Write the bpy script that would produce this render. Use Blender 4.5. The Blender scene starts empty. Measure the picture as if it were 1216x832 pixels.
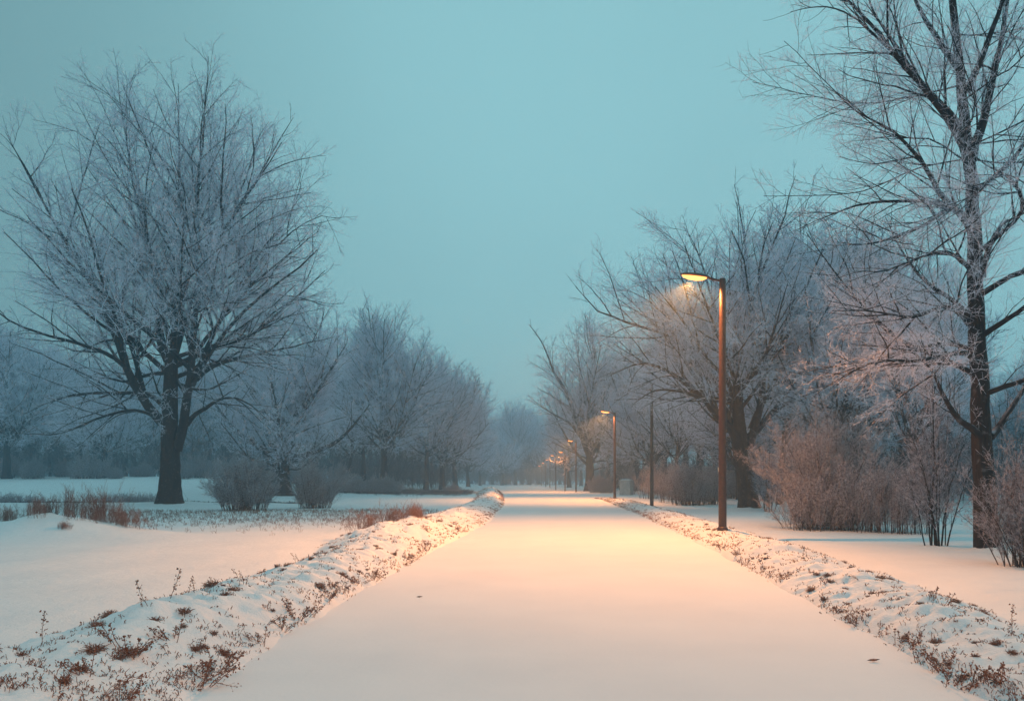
import bpy, math, random
import numpy as np
from mathutils import Vector

C = bpy.context.scene.collection
SC = bpy.context.scene
R = math.radians

# ------------------------------------------------------------------ camera
CAM_H = 1.7
F_PX = 946.0            # focal length in pixels of the 1216 px wide photograph
HOR = 570.0             # horizon row in the photograph
cam_d = bpy.data.cameras.new('camera')
cam_d.sensor_width = 36.0
cam_d.lens = F_PX / 1216 * 36.0
cam_d.shift_y = (HOR - 416.0) / 1216.0
cam_d.clip_start = 0.1
cam_d.clip_end = 3000
cam = bpy.data.objects.new('camera', cam_d)
C.objects.link(cam)
cam.location = (0, 0, CAM_H)
cam.rotation_euler = (R(90), 0, 0)
SC.camera = cam

# ------------------------------------------------------------------ world: overcast dusk
w = bpy.data.worlds.new('World')
SC.world = w
w.use_nodes = True
nt = w.node_tree
nt.nodes.clear()
wo = nt.nodes.new('ShaderNodeOutputWorld')
bg = nt.nodes.new('ShaderNodeBackground')
sky = nt.nodes.new('ShaderNodeTexSky')
sky.sky_type = 'NISHITA'
sky.sun_disc = False
sky.sun_elevation = R(3)
sky.sun_rotation = R(200)
tc = nt.nodes.new('ShaderNodeTexCoord')
sep = nt.nodes.new('ShaderNodeSeparateXYZ')
nt.links.new(tc.outputs['Generated'], sep.inputs[0])
# cloud deck: faint broad patches and a slightly dimmer western half
noi = nt.nodes.new('ShaderNodeTexNoise')
noi.inputs['Scale'].default_value = 1.6
noi.inputs['Detail'].default_value = 3
nt.links.new(tc.outputs['Generated'], noi.inputs['Vector'])
rampx = nt.nodes.new('ShaderNodeMapRange')
rampx.inputs['From Min'].default_value = -0.75
rampx.inputs['From Max'].default_value = 0.0
rampx.inputs['To Min'].default_value = 0.50
rampx.inputs['To Max'].default_value = 1.0
rampx.interpolation_type = 'SMOOTHSTEP'
nt.links.new(sep.outputs['X'], rampx.inputs['Value'])
rampn = nt.nodes.new('ShaderNodeMapRange')
rampn.inputs['From Min'].default_value = 0.3
rampn.inputs['From Max'].default_value = 0.7
rampn.inputs['To Min'].default_value = 0.93
rampn.inputs['To Max'].default_value = 1.06
nt.links.new(noi.outputs['Fac'], rampn.inputs['Value'])
mul = nt.nodes.new('ShaderNodeMath'); mul.operation = 'MULTIPLY'
nt.links.new(rampx.outputs[0], mul.inputs[0])
nt.links.new(rampn.outputs[0], mul.inputs[1])
cloud = nt.nodes.new('ShaderNodeVectorMath'); cloud.operation = 'SCALE'
cloud.inputs[0].default_value = (0.255, 0.53, 0.575)
nt.links.new(mul.outputs[0], cloud.inputs['Scale'])
skys = nt.nodes.new('ShaderNodeVectorMath'); skys.operation = 'SCALE'
skys.inputs['Scale'].default_value = 0.03
nt.links.new(sky.outputs[0], skys.inputs[0])
add = nt.nodes.new('ShaderNodeVectorMath'); add.operation = 'ADD'
nt.links.new(cloud.outputs[0], add.inputs[0])
nt.links.new(skys.outputs[0], add.inputs[1])
nt.links.new(add.outputs[0], bg.inputs['Color'])
bg.inputs['Strength'].default_value = 1.0
nt.links.new(bg.outputs[0], wo.inputs['Surface'])

sun_d = bpy.data.lights.new('sun', 'SUN')
sun_d.energy = 0.08
sun_d.angle = R(30)
sun_d.color = (1.0, 0.93, 0.88)
sun = bpy.data.objects.new('sun', sun_d)
C.objects.link(sun)
sun.rotation_euler = (R(55), 0, R(-20))

SC.view_settings.view_transform = 'Standard'
SC.view_settings.look = 'None'
SC.view_settings.exposure = 0.0
SC.view_settings.gamma = 1.0
cy = SC.cycles
cy.max_bounces = 5
cy.diffuse_bounces = 3
cy.glossy_bounces = 2
cy.transmission_bounces = 2
cy.volume_bounces = 1
cy.transparent_max_bounces = 6
cy.sample_clamp_indirect = 4.0
cy.caustics_reflective = False
cy.caustics_refractive = False
cy.use_denoising = True
cy.denoiser = 'OPENIMAGEDENOISE'
try:
    cy.denoising_input_passes = 'RGB_ALBEDO_NORMAL'
    cy.denoising_prefilter = 'ACCURATE'
except Exception:
    pass
cy.use_light_tree = True

HAZE_DENSITY = 0.0021
LAMP_POWER = 4800.0

# ------------------------------------------------------------------ small helpers
def tag(o, label=None, cat=None, group=None, kind=None):
    if label: o['label'] = label
    if cat: o['category'] = cat
    if group: o['group'] = group
    if kind: o['kind'] = kind
    return o

def empty(name, loc, rz=0.0, s=1.0):
    o = bpy.data.objects.new(name, None)
    o.empty_display_size = 0.3
    C.objects.link(o)
    o.location = loc
    o.rotation_euler = (0, 0, rz)
    o.scale = (s, s, s)
    return o

def mesh_np(name, V, faces_list, mats, mat_idx=None, smooth=True):
    """faces_list: list of (n,k) int arrays (k may differ)."""
    me = bpy.data.meshes.new(name)
    V = np.asarray(V, dtype=np.float32)
    me.vertices.add(len(V))
    me.vertices.foreach_set('co', V.ravel())
    loops = np.concatenate([f.ravel() for f in faces_list]).astype(np.int32)
    tot = np.concatenate([np.full(len(f), f.shape[1], dtype=np.int32) for f in faces_list])
    start = np.concatenate([[0], np.cumsum(tot)[:-1]]).astype(np.int32)
    me.loops.add(len(loops))
    me.loops.foreach_set('vertex_index', loops)
    me.polygons.add(len(tot))
    me.polygons.foreach_set('loop_start', start)
    me.polygons.foreach_set('loop_total', tot)
    me.polygons.foreach_set('use_smooth', np.full(len(tot), smooth, dtype=bool))
    for m in mats: me.materials.append(m)
    if mat_idx is not None:
        me.polygons.foreach_set('material_index', np.asarray(mat_idx, dtype=np.int32))
    me.update(calc_edges=True)
    return me

def link(name, me, parent=None):
    o = bpy.data.objects.new(name, me)
    C.objects.link(o)
    if parent is not None: o.parent = parent
    return o

def copy_thing(src, loc, rz=0.0, s=1.0):
    """copy a thing, its parts and their sub-parts (mesh data shared)"""
    def rec(o, parent):
        c = o.copy()
        C.objects.link(c)
        c.parent = parent
        for ch in KIDS.get(o.name, []):
            k = rec(ch, c)
            KIDS.setdefault(c.name, []).append(k)
        return c
    r = rec(src, None)
    r.location = loc
    r.rotation_euler = (0, 0, rz)
    r.scale = (s, s, s) if not hasattr(s, '__len__') else s
    return r
KIDS = {}
def kid(parent, o):
    KIDS.setdefault(parent.name, []).append(o)
    return o

# lattice noise ----------------------------------------------------------
_rt = np.random.RandomState(7).rand(256, 256)
def vnoise(x, y):
    xi = np.floor(x).astype(np.int64); yi = np.floor(y).astype(np.int64)
    fx = x - xi; fy = y - yi
    fx = fx * fx * (3 - 2 * fx); fy = fy * fy * (3 - 2 * fy)
    a = _rt[xi & 255, yi & 255]; b = _rt[(xi + 1) & 255, yi & 255]
    c = _rt[xi & 255, (yi + 1) & 255]; d = _rt[(xi + 1) & 255, (yi + 1) & 255]
    return (a * (1 - fx) + b * fx) * (1 - fy) + (c * (1 - fx) + d * fx) * fy
def fbm(x, y, o=4):
    s = 0.0; a = 0.5; t = 0.0
    for k in range(o):
        s = s + a * vnoise(x * 2 ** k + 17.3 * k, y * 2 ** k + 5.1 * k); t += a; a *= 0.5
    return s / t - 0.5
def sstep(a, b, x):
    t = np.clip((x - a) / (b - a), 0, 1)
    return t * t * (3 - 2 * t)

# ------------------------------------------------------------------ terrain shape
_ly = [-60, 0, 6.4, 9.6, 14.7, 19.4, 25, 32.8, 54, 80, 103, 150, 230, 400]
_lx = [-2.6, -2.5, -2.43, -2.41, -2.1, -1.85, -1.4, -0.9, -0.55, -0.85, -1.5, -3.0, -5.0, -8.0]
_ry = [-60, 0, 6.5, 9.1, 13.4, 19, 38, 67, 89, 125, 200, 400]
_rx = [3.2, 3.4, 3.65, 3.9, 4.3, 4.86, 6.1, 7.75, 8.1, 8.2, 8.6, 10.0]
def xl(y): return np.interp(y, _ly, _lx)
def xr(y): return np.interp(y, _ry, _rx)
def lw(y): return np.interp(y, [0, 6, 10, 17, 22, 35, 55, 100, 125], [2.9, 2.8, 2.5, 2.4, 3.5, 3.1, 2.5, 3.0, 3.0])
def lh(y): return np.interp(y, [-30, 0, 6, 9.5, 12, 17, 22, 26, 35, 55, 100, 118, 130], [.3, .3, .34, .42, .33, .30, .55, .42, .42, .45, .62, .6, 0.0])
def rw(y): return np.interp(y, [0, 7, 10, 17, 25, 60, 90], [2.1, 2.0, 2.2, 2.3, 2.4, 2.4, 2.0])
def rh(y): return np.interp(y, [-30, 0, 7, 9, 13, 17, 21, 25, 60, 80], [.24, .26, .28, .3, .22, .32, .2, .24, .2, 0.0])

def berm_u(x, y):
    """0..1 position across the left and right bank (outside: <0 or >1)"""
    wl = (fbm(y * 0.9, y * 0 + 3.3, 3)) * 0.5
    wr = (fbm(y * 0.9, y * 0 + 9.1, 3)) * 0.45
    ul = (xl(y) + wl * 0.6 - x) / (lw(y) + wl)
    ur = (x - xr(y) + wr * 0.6) / (rw(y) + wr)
    return ul, ur

def height(x, y):
    x = np.asarray(x, dtype=float); y = np.asarray(y, dtype=float)
    ul, ur = berm_u(x, y)
    def prof(u):
        t = np.clip(u, 0, 1)
        return np.sin(np.pi * t ** 0.8) ** 1.15
    pl, pr = prof(ul), prof(ur)
    n1 = fbm(x * 0.9, y * 0.9, 4)
    n2 = fbm(x * 3.1 + 40, y * 3.1, 3)
    n3 = fbm(x * 9.0 + 11, y * 9.0, 3)
    z = pl * lh(y) * (1 + 0.9 * n1) + pr * rh(y) * (1 + 0.9 * n1)
    m = np.maximum(pl, pr)
    near = sstep(60, 25, y)
    z = z + np.sqrt(np.clip(m, 0, 1)) * (0.17 * n2 + 0.06 * n3 * near + 0.10 * np.clip(fbm(x * 1.7 + 60, y * 1.7, 2) - .05, 0, 1))
    # mound with red stems left of the bank, and a second small one
    for (cx, cyy, rx_, ry_, hh) in ((-13.6, 24.0, 3.0, 1.7, .60), (-16.3, 25.0, 2.2, 1.3, .22)):
        q = ((x - cx) / rx_) ** 2 + ((y - cyy) / ry_) ** 2
        z = z + hh * np.exp(-q * 1.4) * (1 + 0.7 * n1)
    # field: soft waves outside banks, rise of the meadow to the left far side
    out = sstep(1.0, 1.6, ul) + sstep(1.0, 1.6, ur)
    z = z + out * (0.15 * fbm(x * 0.12, y * 0.12, 3) + 0.06 * fbm(x * 0.8 + 5, y * 0.35, 3))
    z = z + sstep(-12, -50, x) * sstep(52, 125, y) * 1.9
    z = z + sstep(-4, -30, x) * sstep(60, 150, y) * 0.5
    # shallow ditch across the left meadow
    yd = 57.5 + 0.02 * (x + 20)
    z = z - sstep(-9, -20, x) * 0.22 * np.exp(-((y - yd) / 0.9) ** 2)
    z = z + sstep(-9, -20, x) * 0.16 * np.exp(-((y - yd + 2.2) / 1.6) ** 2)
    # snow drifted up round the nearer trunks
    for (cx, cyy, r_, h_) in ((-23.1, 53.6, 1.7, .16), (11.33, 18.9, .62, .13), (13.66, 46.0, 1.3, .14), (6.08, 23.0, .38, .05)):
        q = ((x - cx) ** 2 + (y - cyy) ** 2) / r_ ** 2
        z = z + h_ * np.exp(-q * 1.2) * (1 + 1.2 * n2)
    # path bed
    inside = np.clip(1 - np.maximum(m * 4, out * 2), 0, 1)
    z = z - 0.035 * inside
    return z
def hz(x, y): return float(height(np.array([x]), np.array([y]))[0])
def X(px, d): return (px - 608.0) / F_PX * d      # where something seen in that column stands at distance d

# ------------------------------------------------------------------ materials
def newmat(name):
    m = bpy.data.materials.new(name)
    m.use_nodes = True
    t = m.node_tree
    b = t.nodes['Principled BSDF']
    return m, t, b

def N(t, typ, **kw):
    n = t.nodes.new(typ)
    for k, v in kw.items():
        setattr(n, k, v)
    return n

def noise(t, scale, detail=3, coord='Object', rough=0.55):
    c = N(t, 'ShaderNodeTexCoord')
    n = N(t, 'ShaderNodeTexNoise')
    n.inputs['Scale'].default_value = scale
    n.inputs['Detail'].default_value = detail
    n.inputs['Roughness'].default_value = rough
    t.links.new(c.outputs[coord], n.inputs['Vector'])
    return n

def snow_mat(name, base, bump_scale, bump_d, bump_s):
    m, t, b = newmat(name)
    n = noise(t, 0.6, 4)
    r = N(t, 'ShaderNodeValToRGB')
    r.color_ramp.elements[0].position = 0.3
    r.color_ramp.elements[0].color = (base[0] * .93, base[1] * .94, base[2] * .95, 1)
    r.color_ramp.elements[1].position = 0.7
    r.color_ramp.elements[1].color = (*base, 1)
    t.links.new(n.outputs['Fac'], r.inputs[0])
    t.links.new(r.outputs[0], b.inputs['Base Color'])
    b.inputs['Roughness'].default_value = 0.9
    b.inputs['Specular IOR Level'].default_value = 0.08
    n1 = noise(t, bump_scale, 6, rough=0.65)
    n2 = noise(t, bump_scale * 14, 3)
    ad = N(t, 'ShaderNodeMath', operation='MULTIPLY_ADD')
    ad.inputs[1].default_value = 0.25
    t.links.new(n2.outputs['Fac'], ad.inputs[0])
    t.links.new(n1.outputs['Fac'], ad.inputs[2])
    bp = N(t, 'ShaderNodeBump')
    bp.inputs['Distance'].default_value = bump_d
    bp.inputs['Strength'].default_value = bump_s
    t.links.new(ad.outputs[0], bp.inputs['Height'])
    t.links.new(bp.outputs[0], b.inputs['Normal'])
    return m

M_SNOW = snow_mat('snow', (0.80, 0.81, 0.83), 3.0, 0.05, 0.6)
M_PATH = snow_mat('packed_snow', (0.80, 0.81, 0.83), 1.5, 0.02, 0.35)

def frosted(name, dark, frost, top=0.5, amount=0.5, scale=6.0, rough=0.85, bumpd=0.0, bscale=(20, 20, 4), coat=0.0):
    """bark or stem with rime: snow where the surface faces up, patchy rime elsewhere"""
    m, t, b = newmat(name)
    g = N(t, 'ShaderNodeNewGeometry')
    s = N(t, 'ShaderNodeSeparateXYZ')
    t.links.new(g.outputs['Normal'], s.inputs[0])
    mr = N(t, 'ShaderNodeMapRange')
    mr.inputs['From Min'].default_value = top - 0.25
    mr.inputs['From Max'].default_value = top + 0.35
    t.links.new(s.outputs['Z'], mr.inputs['Value'])
    n = noise(t, scale, 4)
    mr2 = N(t, 'ShaderNodeMapRange')
    mr2.inputs['From Min'].default_value = 0.65 - amount * 0.5
    mr2.inputs['From Max'].default_value = 0.85 - amount * 0.5
    mr2.inputs['To Max'].default_value = min(1.0, amount * 1.3)
    t.links.new(n.outputs['Fac'], mr2.inputs['Value'])
    mr3 = N(t, 'ShaderNodeMapRange')      # snow on top is patchy too
    mr3.inputs['From Min'].default_value = 0.35
    mr3.inputs['From Max'].default_value = 0.6
    t.links.new(n.outputs['Fac'], mr3.inputs['Value'])
    mm = N(t, 'ShaderNodeMath', operation='MULTIPLY')
    t.links.new(mr.outputs[0], mm.inputs[0]); t.links.new(mr3.outputs[0], mm.inputs[1])
    mx = N(t, 'ShaderNodeMath', operation='MAXIMUM')
    t.links.new(mm.outputs[0], mx.inputs[0]); t.links.new(mr2.outputs[0], mx.inputs[1])
    nv = noise(t, scale * 0.35, 3)
    mc = N(t, 'ShaderNodeMix', data_type='RGBA')
    mc.inputs['A'].default_value = (*[c * 0.6 for c in dark], 1)
    mc.inputs['B'].default_value = (*[min(1, c * 1.35) for c in dark], 1)
    t.links.new(nv.outputs['Fac'], mc.inputs['Factor'])
    mixc = N(t, 'ShaderNodeMix', data_type='RGBA')
    t.links.new(mc.outputs['Result'], mixc.inputs['A'])
    mixc.inputs['B'].default_value = (*frost, 1)
    t.links.new(mx.outputs[0], mixc.inputs['Factor'])
    t.links.new(mixc.outputs['Result'], b.inputs['Base Color'])
    b.inputs['Roughness'].default_value = rough
    b.inputs['Specular IOR Level'].default_value = 0.2
    if bumpd > 0:
        c = N(t, 'ShaderNodeTexCoord'); mp = N(t, 'ShaderNodeMapping')
        mp.inputs['Scale'].default_value = bscale
        t.links.new(c.outputs['Object'], mp.inputs['Vector'])
        v = N(t, 'ShaderNodeTexNoise'); v.inputs['Scale'].default_value = 1.0; v.inputs['Detail'].default_value = 5
        t.links.new(mp.outputs[0], v.inputs['Vector'])
        bp = N(t, 'ShaderNodeBump'); bp.inputs['Distance'].default_value = bumpd; bp.inputs['Strength'].default_value = 0.9
        t.links.new(v.outputs['Fac'], bp.inputs['Height'])
        t.links.new(bp.outputs[0], b.inputs['Normal'])
    return m

M_BARK = frosted('bark', (0.022, 0.016, 0.016), (0.50, 0.48, 0.52), top=0.62, amount=0.15, scale=7, bumpd=0.10, bscale=(11, 11, 1.8))
M_LIMB = frosted('limb_bark', (0.020, 0.016, 0.018), (0.66, 0.64, 0.72), top=0.70, amount=0.12, scale=4)
M_BRANCH = frosted('branch_rime', (0.040, 0.034, 0.040), (0.76, 0.76, 0.90), top=0.25, amount=0.50, scale=9)
M_TWIG = frosted('twig_rime', (0.36, 0.36, 0.43), (0.84, 0.84, 0.97), top=-0.1, amount=0.90, scale=13)
M_BUSH = frosted('bush_rime', (0.105, 0.075, 0.078), (0.74, 0.70, 0.78), top=0.2, amount=0.52, scale=12)
M_BUSHSTEM = frosted('bush_stem', (0.075, 0.045, 0.042), (0.5, 0.46, 0.5), top=0.5, amount=0.2, scale=8)
M_REDGRASS = frosted('red_dry_stems', (0.20, 0.095, 0.070), (0.60, 0.52, 0.52), top=0.5, amount=0.25, scale=10)
M_BRUSH = frosted('brush_twigs', (0.045, 0.042, 0.05), (0.55, 0.52, 0.60), top=0.5, amount=0.25, scale=9)
M_WEED = frosted('dry_weed', (0.19, 0.080, 0.050), (0.62, 0.58, 0.58), top=0.75, amount=0.10, scale=30)

def plain(name, col, rough=0.5, metal=0.0, nscale=8, var=0.25, bump=0.0):
    m, t, b = newmat(name)
    n = noise(t, nscale, 5)
    r = N(t, 'ShaderNodeValToRGB')
    r.color_ramp.elements[0].position = 0.35
    r.color_ramp.elements[0].color = (*[c * (1 - var) for c in col], 1)
    r.color_ramp.elements[1].position = 0.65
    r.color_ramp.elements[1].color = (*[min(1, c * (1 + var)) for c in col], 1)
    t.links.new(n.outputs['Fac'], r.inputs[0])
    t.links.new(r.outputs[0], b.inputs['Base Color'])
    b.inputs['Roughness'].default_value = rough
    b.inputs['Metallic'].default_value = metal
    if bump:
        bp = N(t, 'ShaderNodeBump'); bp.inputs['Distance'].default_value = bump
        t.links.new(n.outputs['Fac'], bp.inputs['Height']); t.links.new(bp.outputs[0], b.inputs['Normal'])
    return m
M_RUST = plain('rust_brown_paint', (0.052, 0.020, 0.016), 0.42, 0.0, 14, 0.3, 0.002)
M_DARKPOLE = plain('dark_wood_pole', (0.055, 0.045, 0.045), 0.8, 0.0, 10, 0.3, 0.004)
M_HEAD = plain('lamp_housing', (0.12, 0.07, 0.05), 0.45, 0.2, 10, 0.2)
M_PLATE = plain('pale_label_plate', (0.55, 0.5, 0.45), 0.5, 0.0, 40, 0.15)
M_CONC = plain('pale_concrete', (0.42, 0.38, 0.37), 0.85, 0.0, 3, 0.15, 0.004)
M_EARTH = plain('dark_ditch_turf', (0.07, 0.06, 0.06), 0.9, 0.0, 2, 0.4, 0.02)
m, t, b = newmat('lamp_glass_lit')
M_LENS = m
b.inputs['Base Color'].default_value = (0.9, 0.7, 0.4, 1)
b.inputs['Emission Color'].default_value = (1.0, 0.27, 0.05, 1)
b.inputs['Emission Strength'].default_value = 3.6

# ------------------------------------------------------------------ ground sheet
def coords(fine_lo, fine_hi, step, lo, hi, g):
    c = list(np.arange(fine_lo, fine_hi, step))
    s = step
    v = c[-1]
    while v < hi:
        s *= g; v += s; c.append(v)
    s = step; v = c[0]; l = []
    while v > lo:
        s *= g; v -= s; l.append(v)
    return np.array(l[::-1] + c)
xs = coords(-6.0, 7.5, 0.036, -690, 690, 1.042)
yy = [4.6]
while yy[-1] < 11: yy.append(yy[-1] + 0.034)
while yy[-1] < 690: yy.append(yy[-1] + max(0.034, 0.0052 * (yy[-1] - 4)))
lo = []; v = 4.6; s = 0.05
while v > -690:
    s *= 1.09; v -= s; lo.append(v)
ys = np.array(lo[::-1] + yy)
GX, GY = np.meshgrid(xs, ys)
GZ = height(GX.ravel(), GY.ravel())
V = np.stack([GX.ravel(), GY.ravel(), GZ], 1)
nx, ny = len(xs), len(ys)
i = np.arange(nx - 1)[None, :] + nx * np.arange(ny - 1)[:, None]
i = i.ravel()
F = np.stack([i, i + 1, i + 1 + nx, i + nx], 1)
g = link('snow_ground', mesh_np('snow_ground', V, [F], [M_SNOW]))
tag(g, kind='structure')

# path sheet: packed snow, follows between the banks
py = np.concatenate([np.arange(-60, 4, 2.0), np.arange(4, 30, 0.25), np.arange(30, 120, 1.5), np.arange(120, 401, 8)])
pu = np.linspace(0, 1, 60)
PX = xl(py)[:, None] - 0.42 + (xr(py) - xl(py) + 0.84)[:, None] * pu[None, :]
PY = np.repeat(py[:, None], 60, 1)
PZ = 0.0 + 0.014 * fbm(PX * 2.4 + 31, PY * 0.06, 3) + 0.014 * fbm(PX * 0.5, PY * 0.4, 3) + 0.010 * fbm(PX * 1.6 + 9, PY * 0.5, 3)
V = np.stack([PX.ravel(), PY.ravel(), PZ.ravel()], 1)
nx, ny = 60, len(py)
i = (np.arange(nx - 1)[None, :] + nx * np.arange(ny - 1)[:, None]).ravel()
F = np.stack([i, i + 1, i + 1 + nx, i + nx], 1)
p = link('snowy_path', mesh_np('snowy_path', V, [F], [M_PATH]))
tag(p, kind='structure')

# ------------------------------------------------------------------ branching plants
def tubes(P, Rd, S, rs):
    """P (n,K+1,3), Rd (n,K+1) -> verts, quads"""
    n, K1, _ = P.shape
    T = np.gradient(P, axis=1)
    T /= np.linalg.norm(T, axis=2, keepdims=True) + 1e-9
    mean = P[:, -1] - P[:, 0]
    mean /= np.linalg.norm(mean, axis=1, keepdims=True) + 1e-9
    ref = rs.normal(size=(n, 3))
    ref -= (ref * mean).sum(1, keepdims=True) * mean
    ref /= np.linalg.norm(ref, axis=1, keepdims=True) + 1e-9
    U = ref[:, None, :] - (ref[:, None, :] * T).sum(2, keepdims=True) * T
    U /= np.linalg.norm(U, axis=2, keepdims=True) + 1e-9
    W = np.cross(T, U)
    a = np.arange(S) * 2 * np.pi / S
    V = P[:, :, None, :] + Rd[:, :, None, None] * (np.cos(a)[None, None, :, None] * U[:, :, None, :] + np.sin(a)[None, None, :, None] * W[:, :, None, :])
    V = V.reshape(-1, 3)
    base = (np.arange(n) * K1 * S)[:, None, None]
    k = (np.arange(K1 - 1) * S)[None, :, None]
    s = np.arange(S)[None, None, :]
    s2 = (s + 1) % S
    q = np.stack([base + k + s, base + k + s2, base + k + S + s2, base + k + S + s], -1).reshape(-1, 4)
    return V, q

class Env:
    """uneven ellipsoid crown limit"""
    def __init__(self, c, r, rs, amp=0.16):
        self.c = np.array(c, float); self.r = np.array(r, float)
        self.k = rs.normal(size=(7, 3)) * 2.6; self.p = rs.rand(7) * 6.28; self.amp = amp
    def scale(self, D):
        v = D / (np.linalg.norm(D, axis=-1, keepdims=True) + 1e-9)
        return 1 + self.amp * np.sin(v @ self.k.T + self.p).sum(-1) / 2.2
    def dist(self, P, D):
        q = (P - self.c) / self.r
        f = self.scale(P - self.c + D * self.r.mean() * 0.6)
        d = D / self.r
        a = (d * d).sum(1); b_ = 2 * (q * d).sum(1); c_ = (q * q).sum(1) - f ** 2
        disc = np.maximum(b_ * b_ - 4 * a * c_, 0)
        t = (-b_ + np.sqrt(disc)) / (2 * a)
        return np.maximum(t, self.r.mean() * 0.15)

def spawn(P, Rd, rs, per_m, nmin, nmax, tlo, ang, angsd, lratio, K, wig, trop, env, rscale, rmin, lcap=None, envf=1.0, lmin=0.12, droop=0.0):
    n, K1, _ = P.shape
    L = np.linalg.norm(np.diff(P, axis=1), axis=2).sum(1)
    cnt = np.clip((L * per_m * rs.uniform(0.8, 1.2, n)).astype(int), nmin, nmax)
    idx = np.repeat(np.arange(n), cnt)
    m_ = len(idx)
    first = np.concatenate([[0], np.cumsum(cnt)[:-1]])
    rank = np.arange(m_) - np.repeat(first, cnt)
    tt = tlo + (1 - tlo) * (rank + rs.uniform(0.1, 0.9, m_)) / np.repeat(cnt, cnt)
    tt = np.clip(tt, 0, 0.985)
    f = tt * (K1 - 1); k = np.minimum(f.astype(int), K1 - 2); fr = (f - k)[:, None]
    A = P[idx, k]; B = P[idx, k + 1]
    S0 = A * (1 - fr) + B * fr
    T = (B - A); T /= np.linalg.norm(T, axis=1, keepdims=True) + 1e-9
    rp = Rd[idx, k] * (1 - fr[:, 0]) + Rd[idx, k + 1] * fr[:, 0]
    az = rank * 2.4 + np.repeat(rs.rand(n) * 6.28, cnt) + rs.normal(size=m_) * 0.5
    ref = np.where(np.abs(T[:, 2:3]) > 0.9, np.array([[1., 0, 0]]), np.array([[0, 0, 1.]]))
    U = np.cross(T, ref); U /= np.linalg.norm(U, axis=1, keepdims=True) + 1e-9
    W = np.cross(U, T)
    perp = np.cos(az)[:, None] * U + np.sin(az)[:, None] * W
    an = np.radians(ang + rs.normal(size=m_) * angsd)[:, None]
    D = np.cos(an) * T + np.sin(an) * perp
    D[:, 2] += 0.08
    D /= np.linalg.norm(D, axis=1, keepdims=True) + 1e-9
    ln = L[idx] * lratio * (1.05 - 0.55 * tt) * rs.uniform(0.6, 1.25, m_)
    if lcap: ln = np.minimum(ln, lcap * rs.uniform(0.6, 1.1, m_))
    if env is not None:
        ln = np.minimum(ln, env.dist(S0, D) * envf * rs.uniform(0.6, 1.12, m_))
    keep = ln > lmin
    S0, D, ln, rp = S0[keep], D[keep], ln[keep], rp[keep]
    m_ = len(ln)
    Pn = np.zeros((m_, K + 1, 3)); Pn[:, 0] = S0
    step = (ln / K)[:, None]
    d = D.copy()
    for j in range(K):
        d = d + rs.normal(size=(m_, 3)) * wig
        d[:, 2] += trop - droop * (j / K)
        d /= np.linalg.norm(d, axis=1, keepdims=True) + 1e-9
        Pn[:, j + 1] = Pn[:, j] + d * step
    r0 = np.minimum(rp * 0.72, rscale * ln ** 1.05)
    r0 = np.maximum(r0, rmin)
    taper = np.linspace(1, 0.22, K + 1)[None, :]
    Rn = np.maximum(r0[:, None] * taper, rmin * 0.55)
    return Pn, Rn

def smooth_poly(pts, K, rs=None, wob=0.0):
    """Catmull-Rom resample of a few points to K+1"""
    P = np.array(pts, float)
    Q = np.vstack([2 * P[0] - P[1], P, 2 * P[-1] - P[-2]])
    seg = np.linalg.norm(np.diff(P, axis=0), axis=1); cum = np.concatenate([[0], np.cumsum(seg)])
    out = []
    for s in np.linspace(0, cum[-1], K + 1):
        k = min(np.searchsorted(cum, s, side='right') - 1, len(P) - 2)
        u = (s - cum[k]) / (seg[k] + 1e-9)
        a, b_, c_, d = Q[k], Q[k + 1], Q[k + 2], Q[k + 3]
        out.append(0.5 * ((2 * b_) + (-a + c_) * u + (2 * a - 5 * b_ + 4 * c_ - d) * u * u + (-a + 3 * b_ - 3 * c_ + d) * u ** 3))
    out = np.array(out)
    if rs is not None and wob > 0:
        w_ = rs.normal(size=(K + 1, 3)) * wob * cum[-1] / K
        w_[0] = 0
        out += w_
    return out

def trunk_mesh(path, r0, r1, rs, flare=0.45, S=28, K=36):
    """trunk as a lofted tube with root flare and buttress ripples"""
    P = smooth_poly(path, K, rs, 0.03)
    T = np.gradient(P, axis=0); T /= np.linalg.norm(T, axis=1, keepdims=True)
    a = np.arange(S) * 2 * np.pi / S
    V = []
    H = P[-1, 2] - P[0, 2]
    ph = rs.rand(4) * 6.28
    for k in range(K + 1):
        t_ = k / K
        r = r0 + (r1 - r0) * t_ ** 0.85
        z = P[k, 2] - P[0, 2]
        fl = math.exp(-z / (r0 * 1.1)) * flare
        u = np.array([1, 0, 0.]) - T[k] * T[k][0]; u /= np.linalg.norm(u)
        w_ = np.cross(T[k], u)
        rip = 1 + 0.05 * np.sin(5 * a + ph[0] + t_ * 2) + 0.035 * np.sin(9 * a + ph[1] + 3 * t_) + 0.02 * np.sin(14 * a + ph[2] - 5 * t_)
        rip = rip + fl * (1 + 0.45 * np.sin(5 * a + ph[3]))
        rr = r * rip + rs.normal(size=S) * r * 0.012
        V.append(P[k][None] + rr[:, None] * (np.cos(a)[:, None] * u + np.sin(a)[:, None] * w_))
    V = np.concatenate(V)
    k = (np.arange(K) * S)[:, None]; s = np.arange(S)[None]; s2 = (s + 1) % S
    q = np.stack([k + s, k + s2, k + S + s2, k + S + s], -1).reshape(-1, 4)
    return V, q

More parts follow.
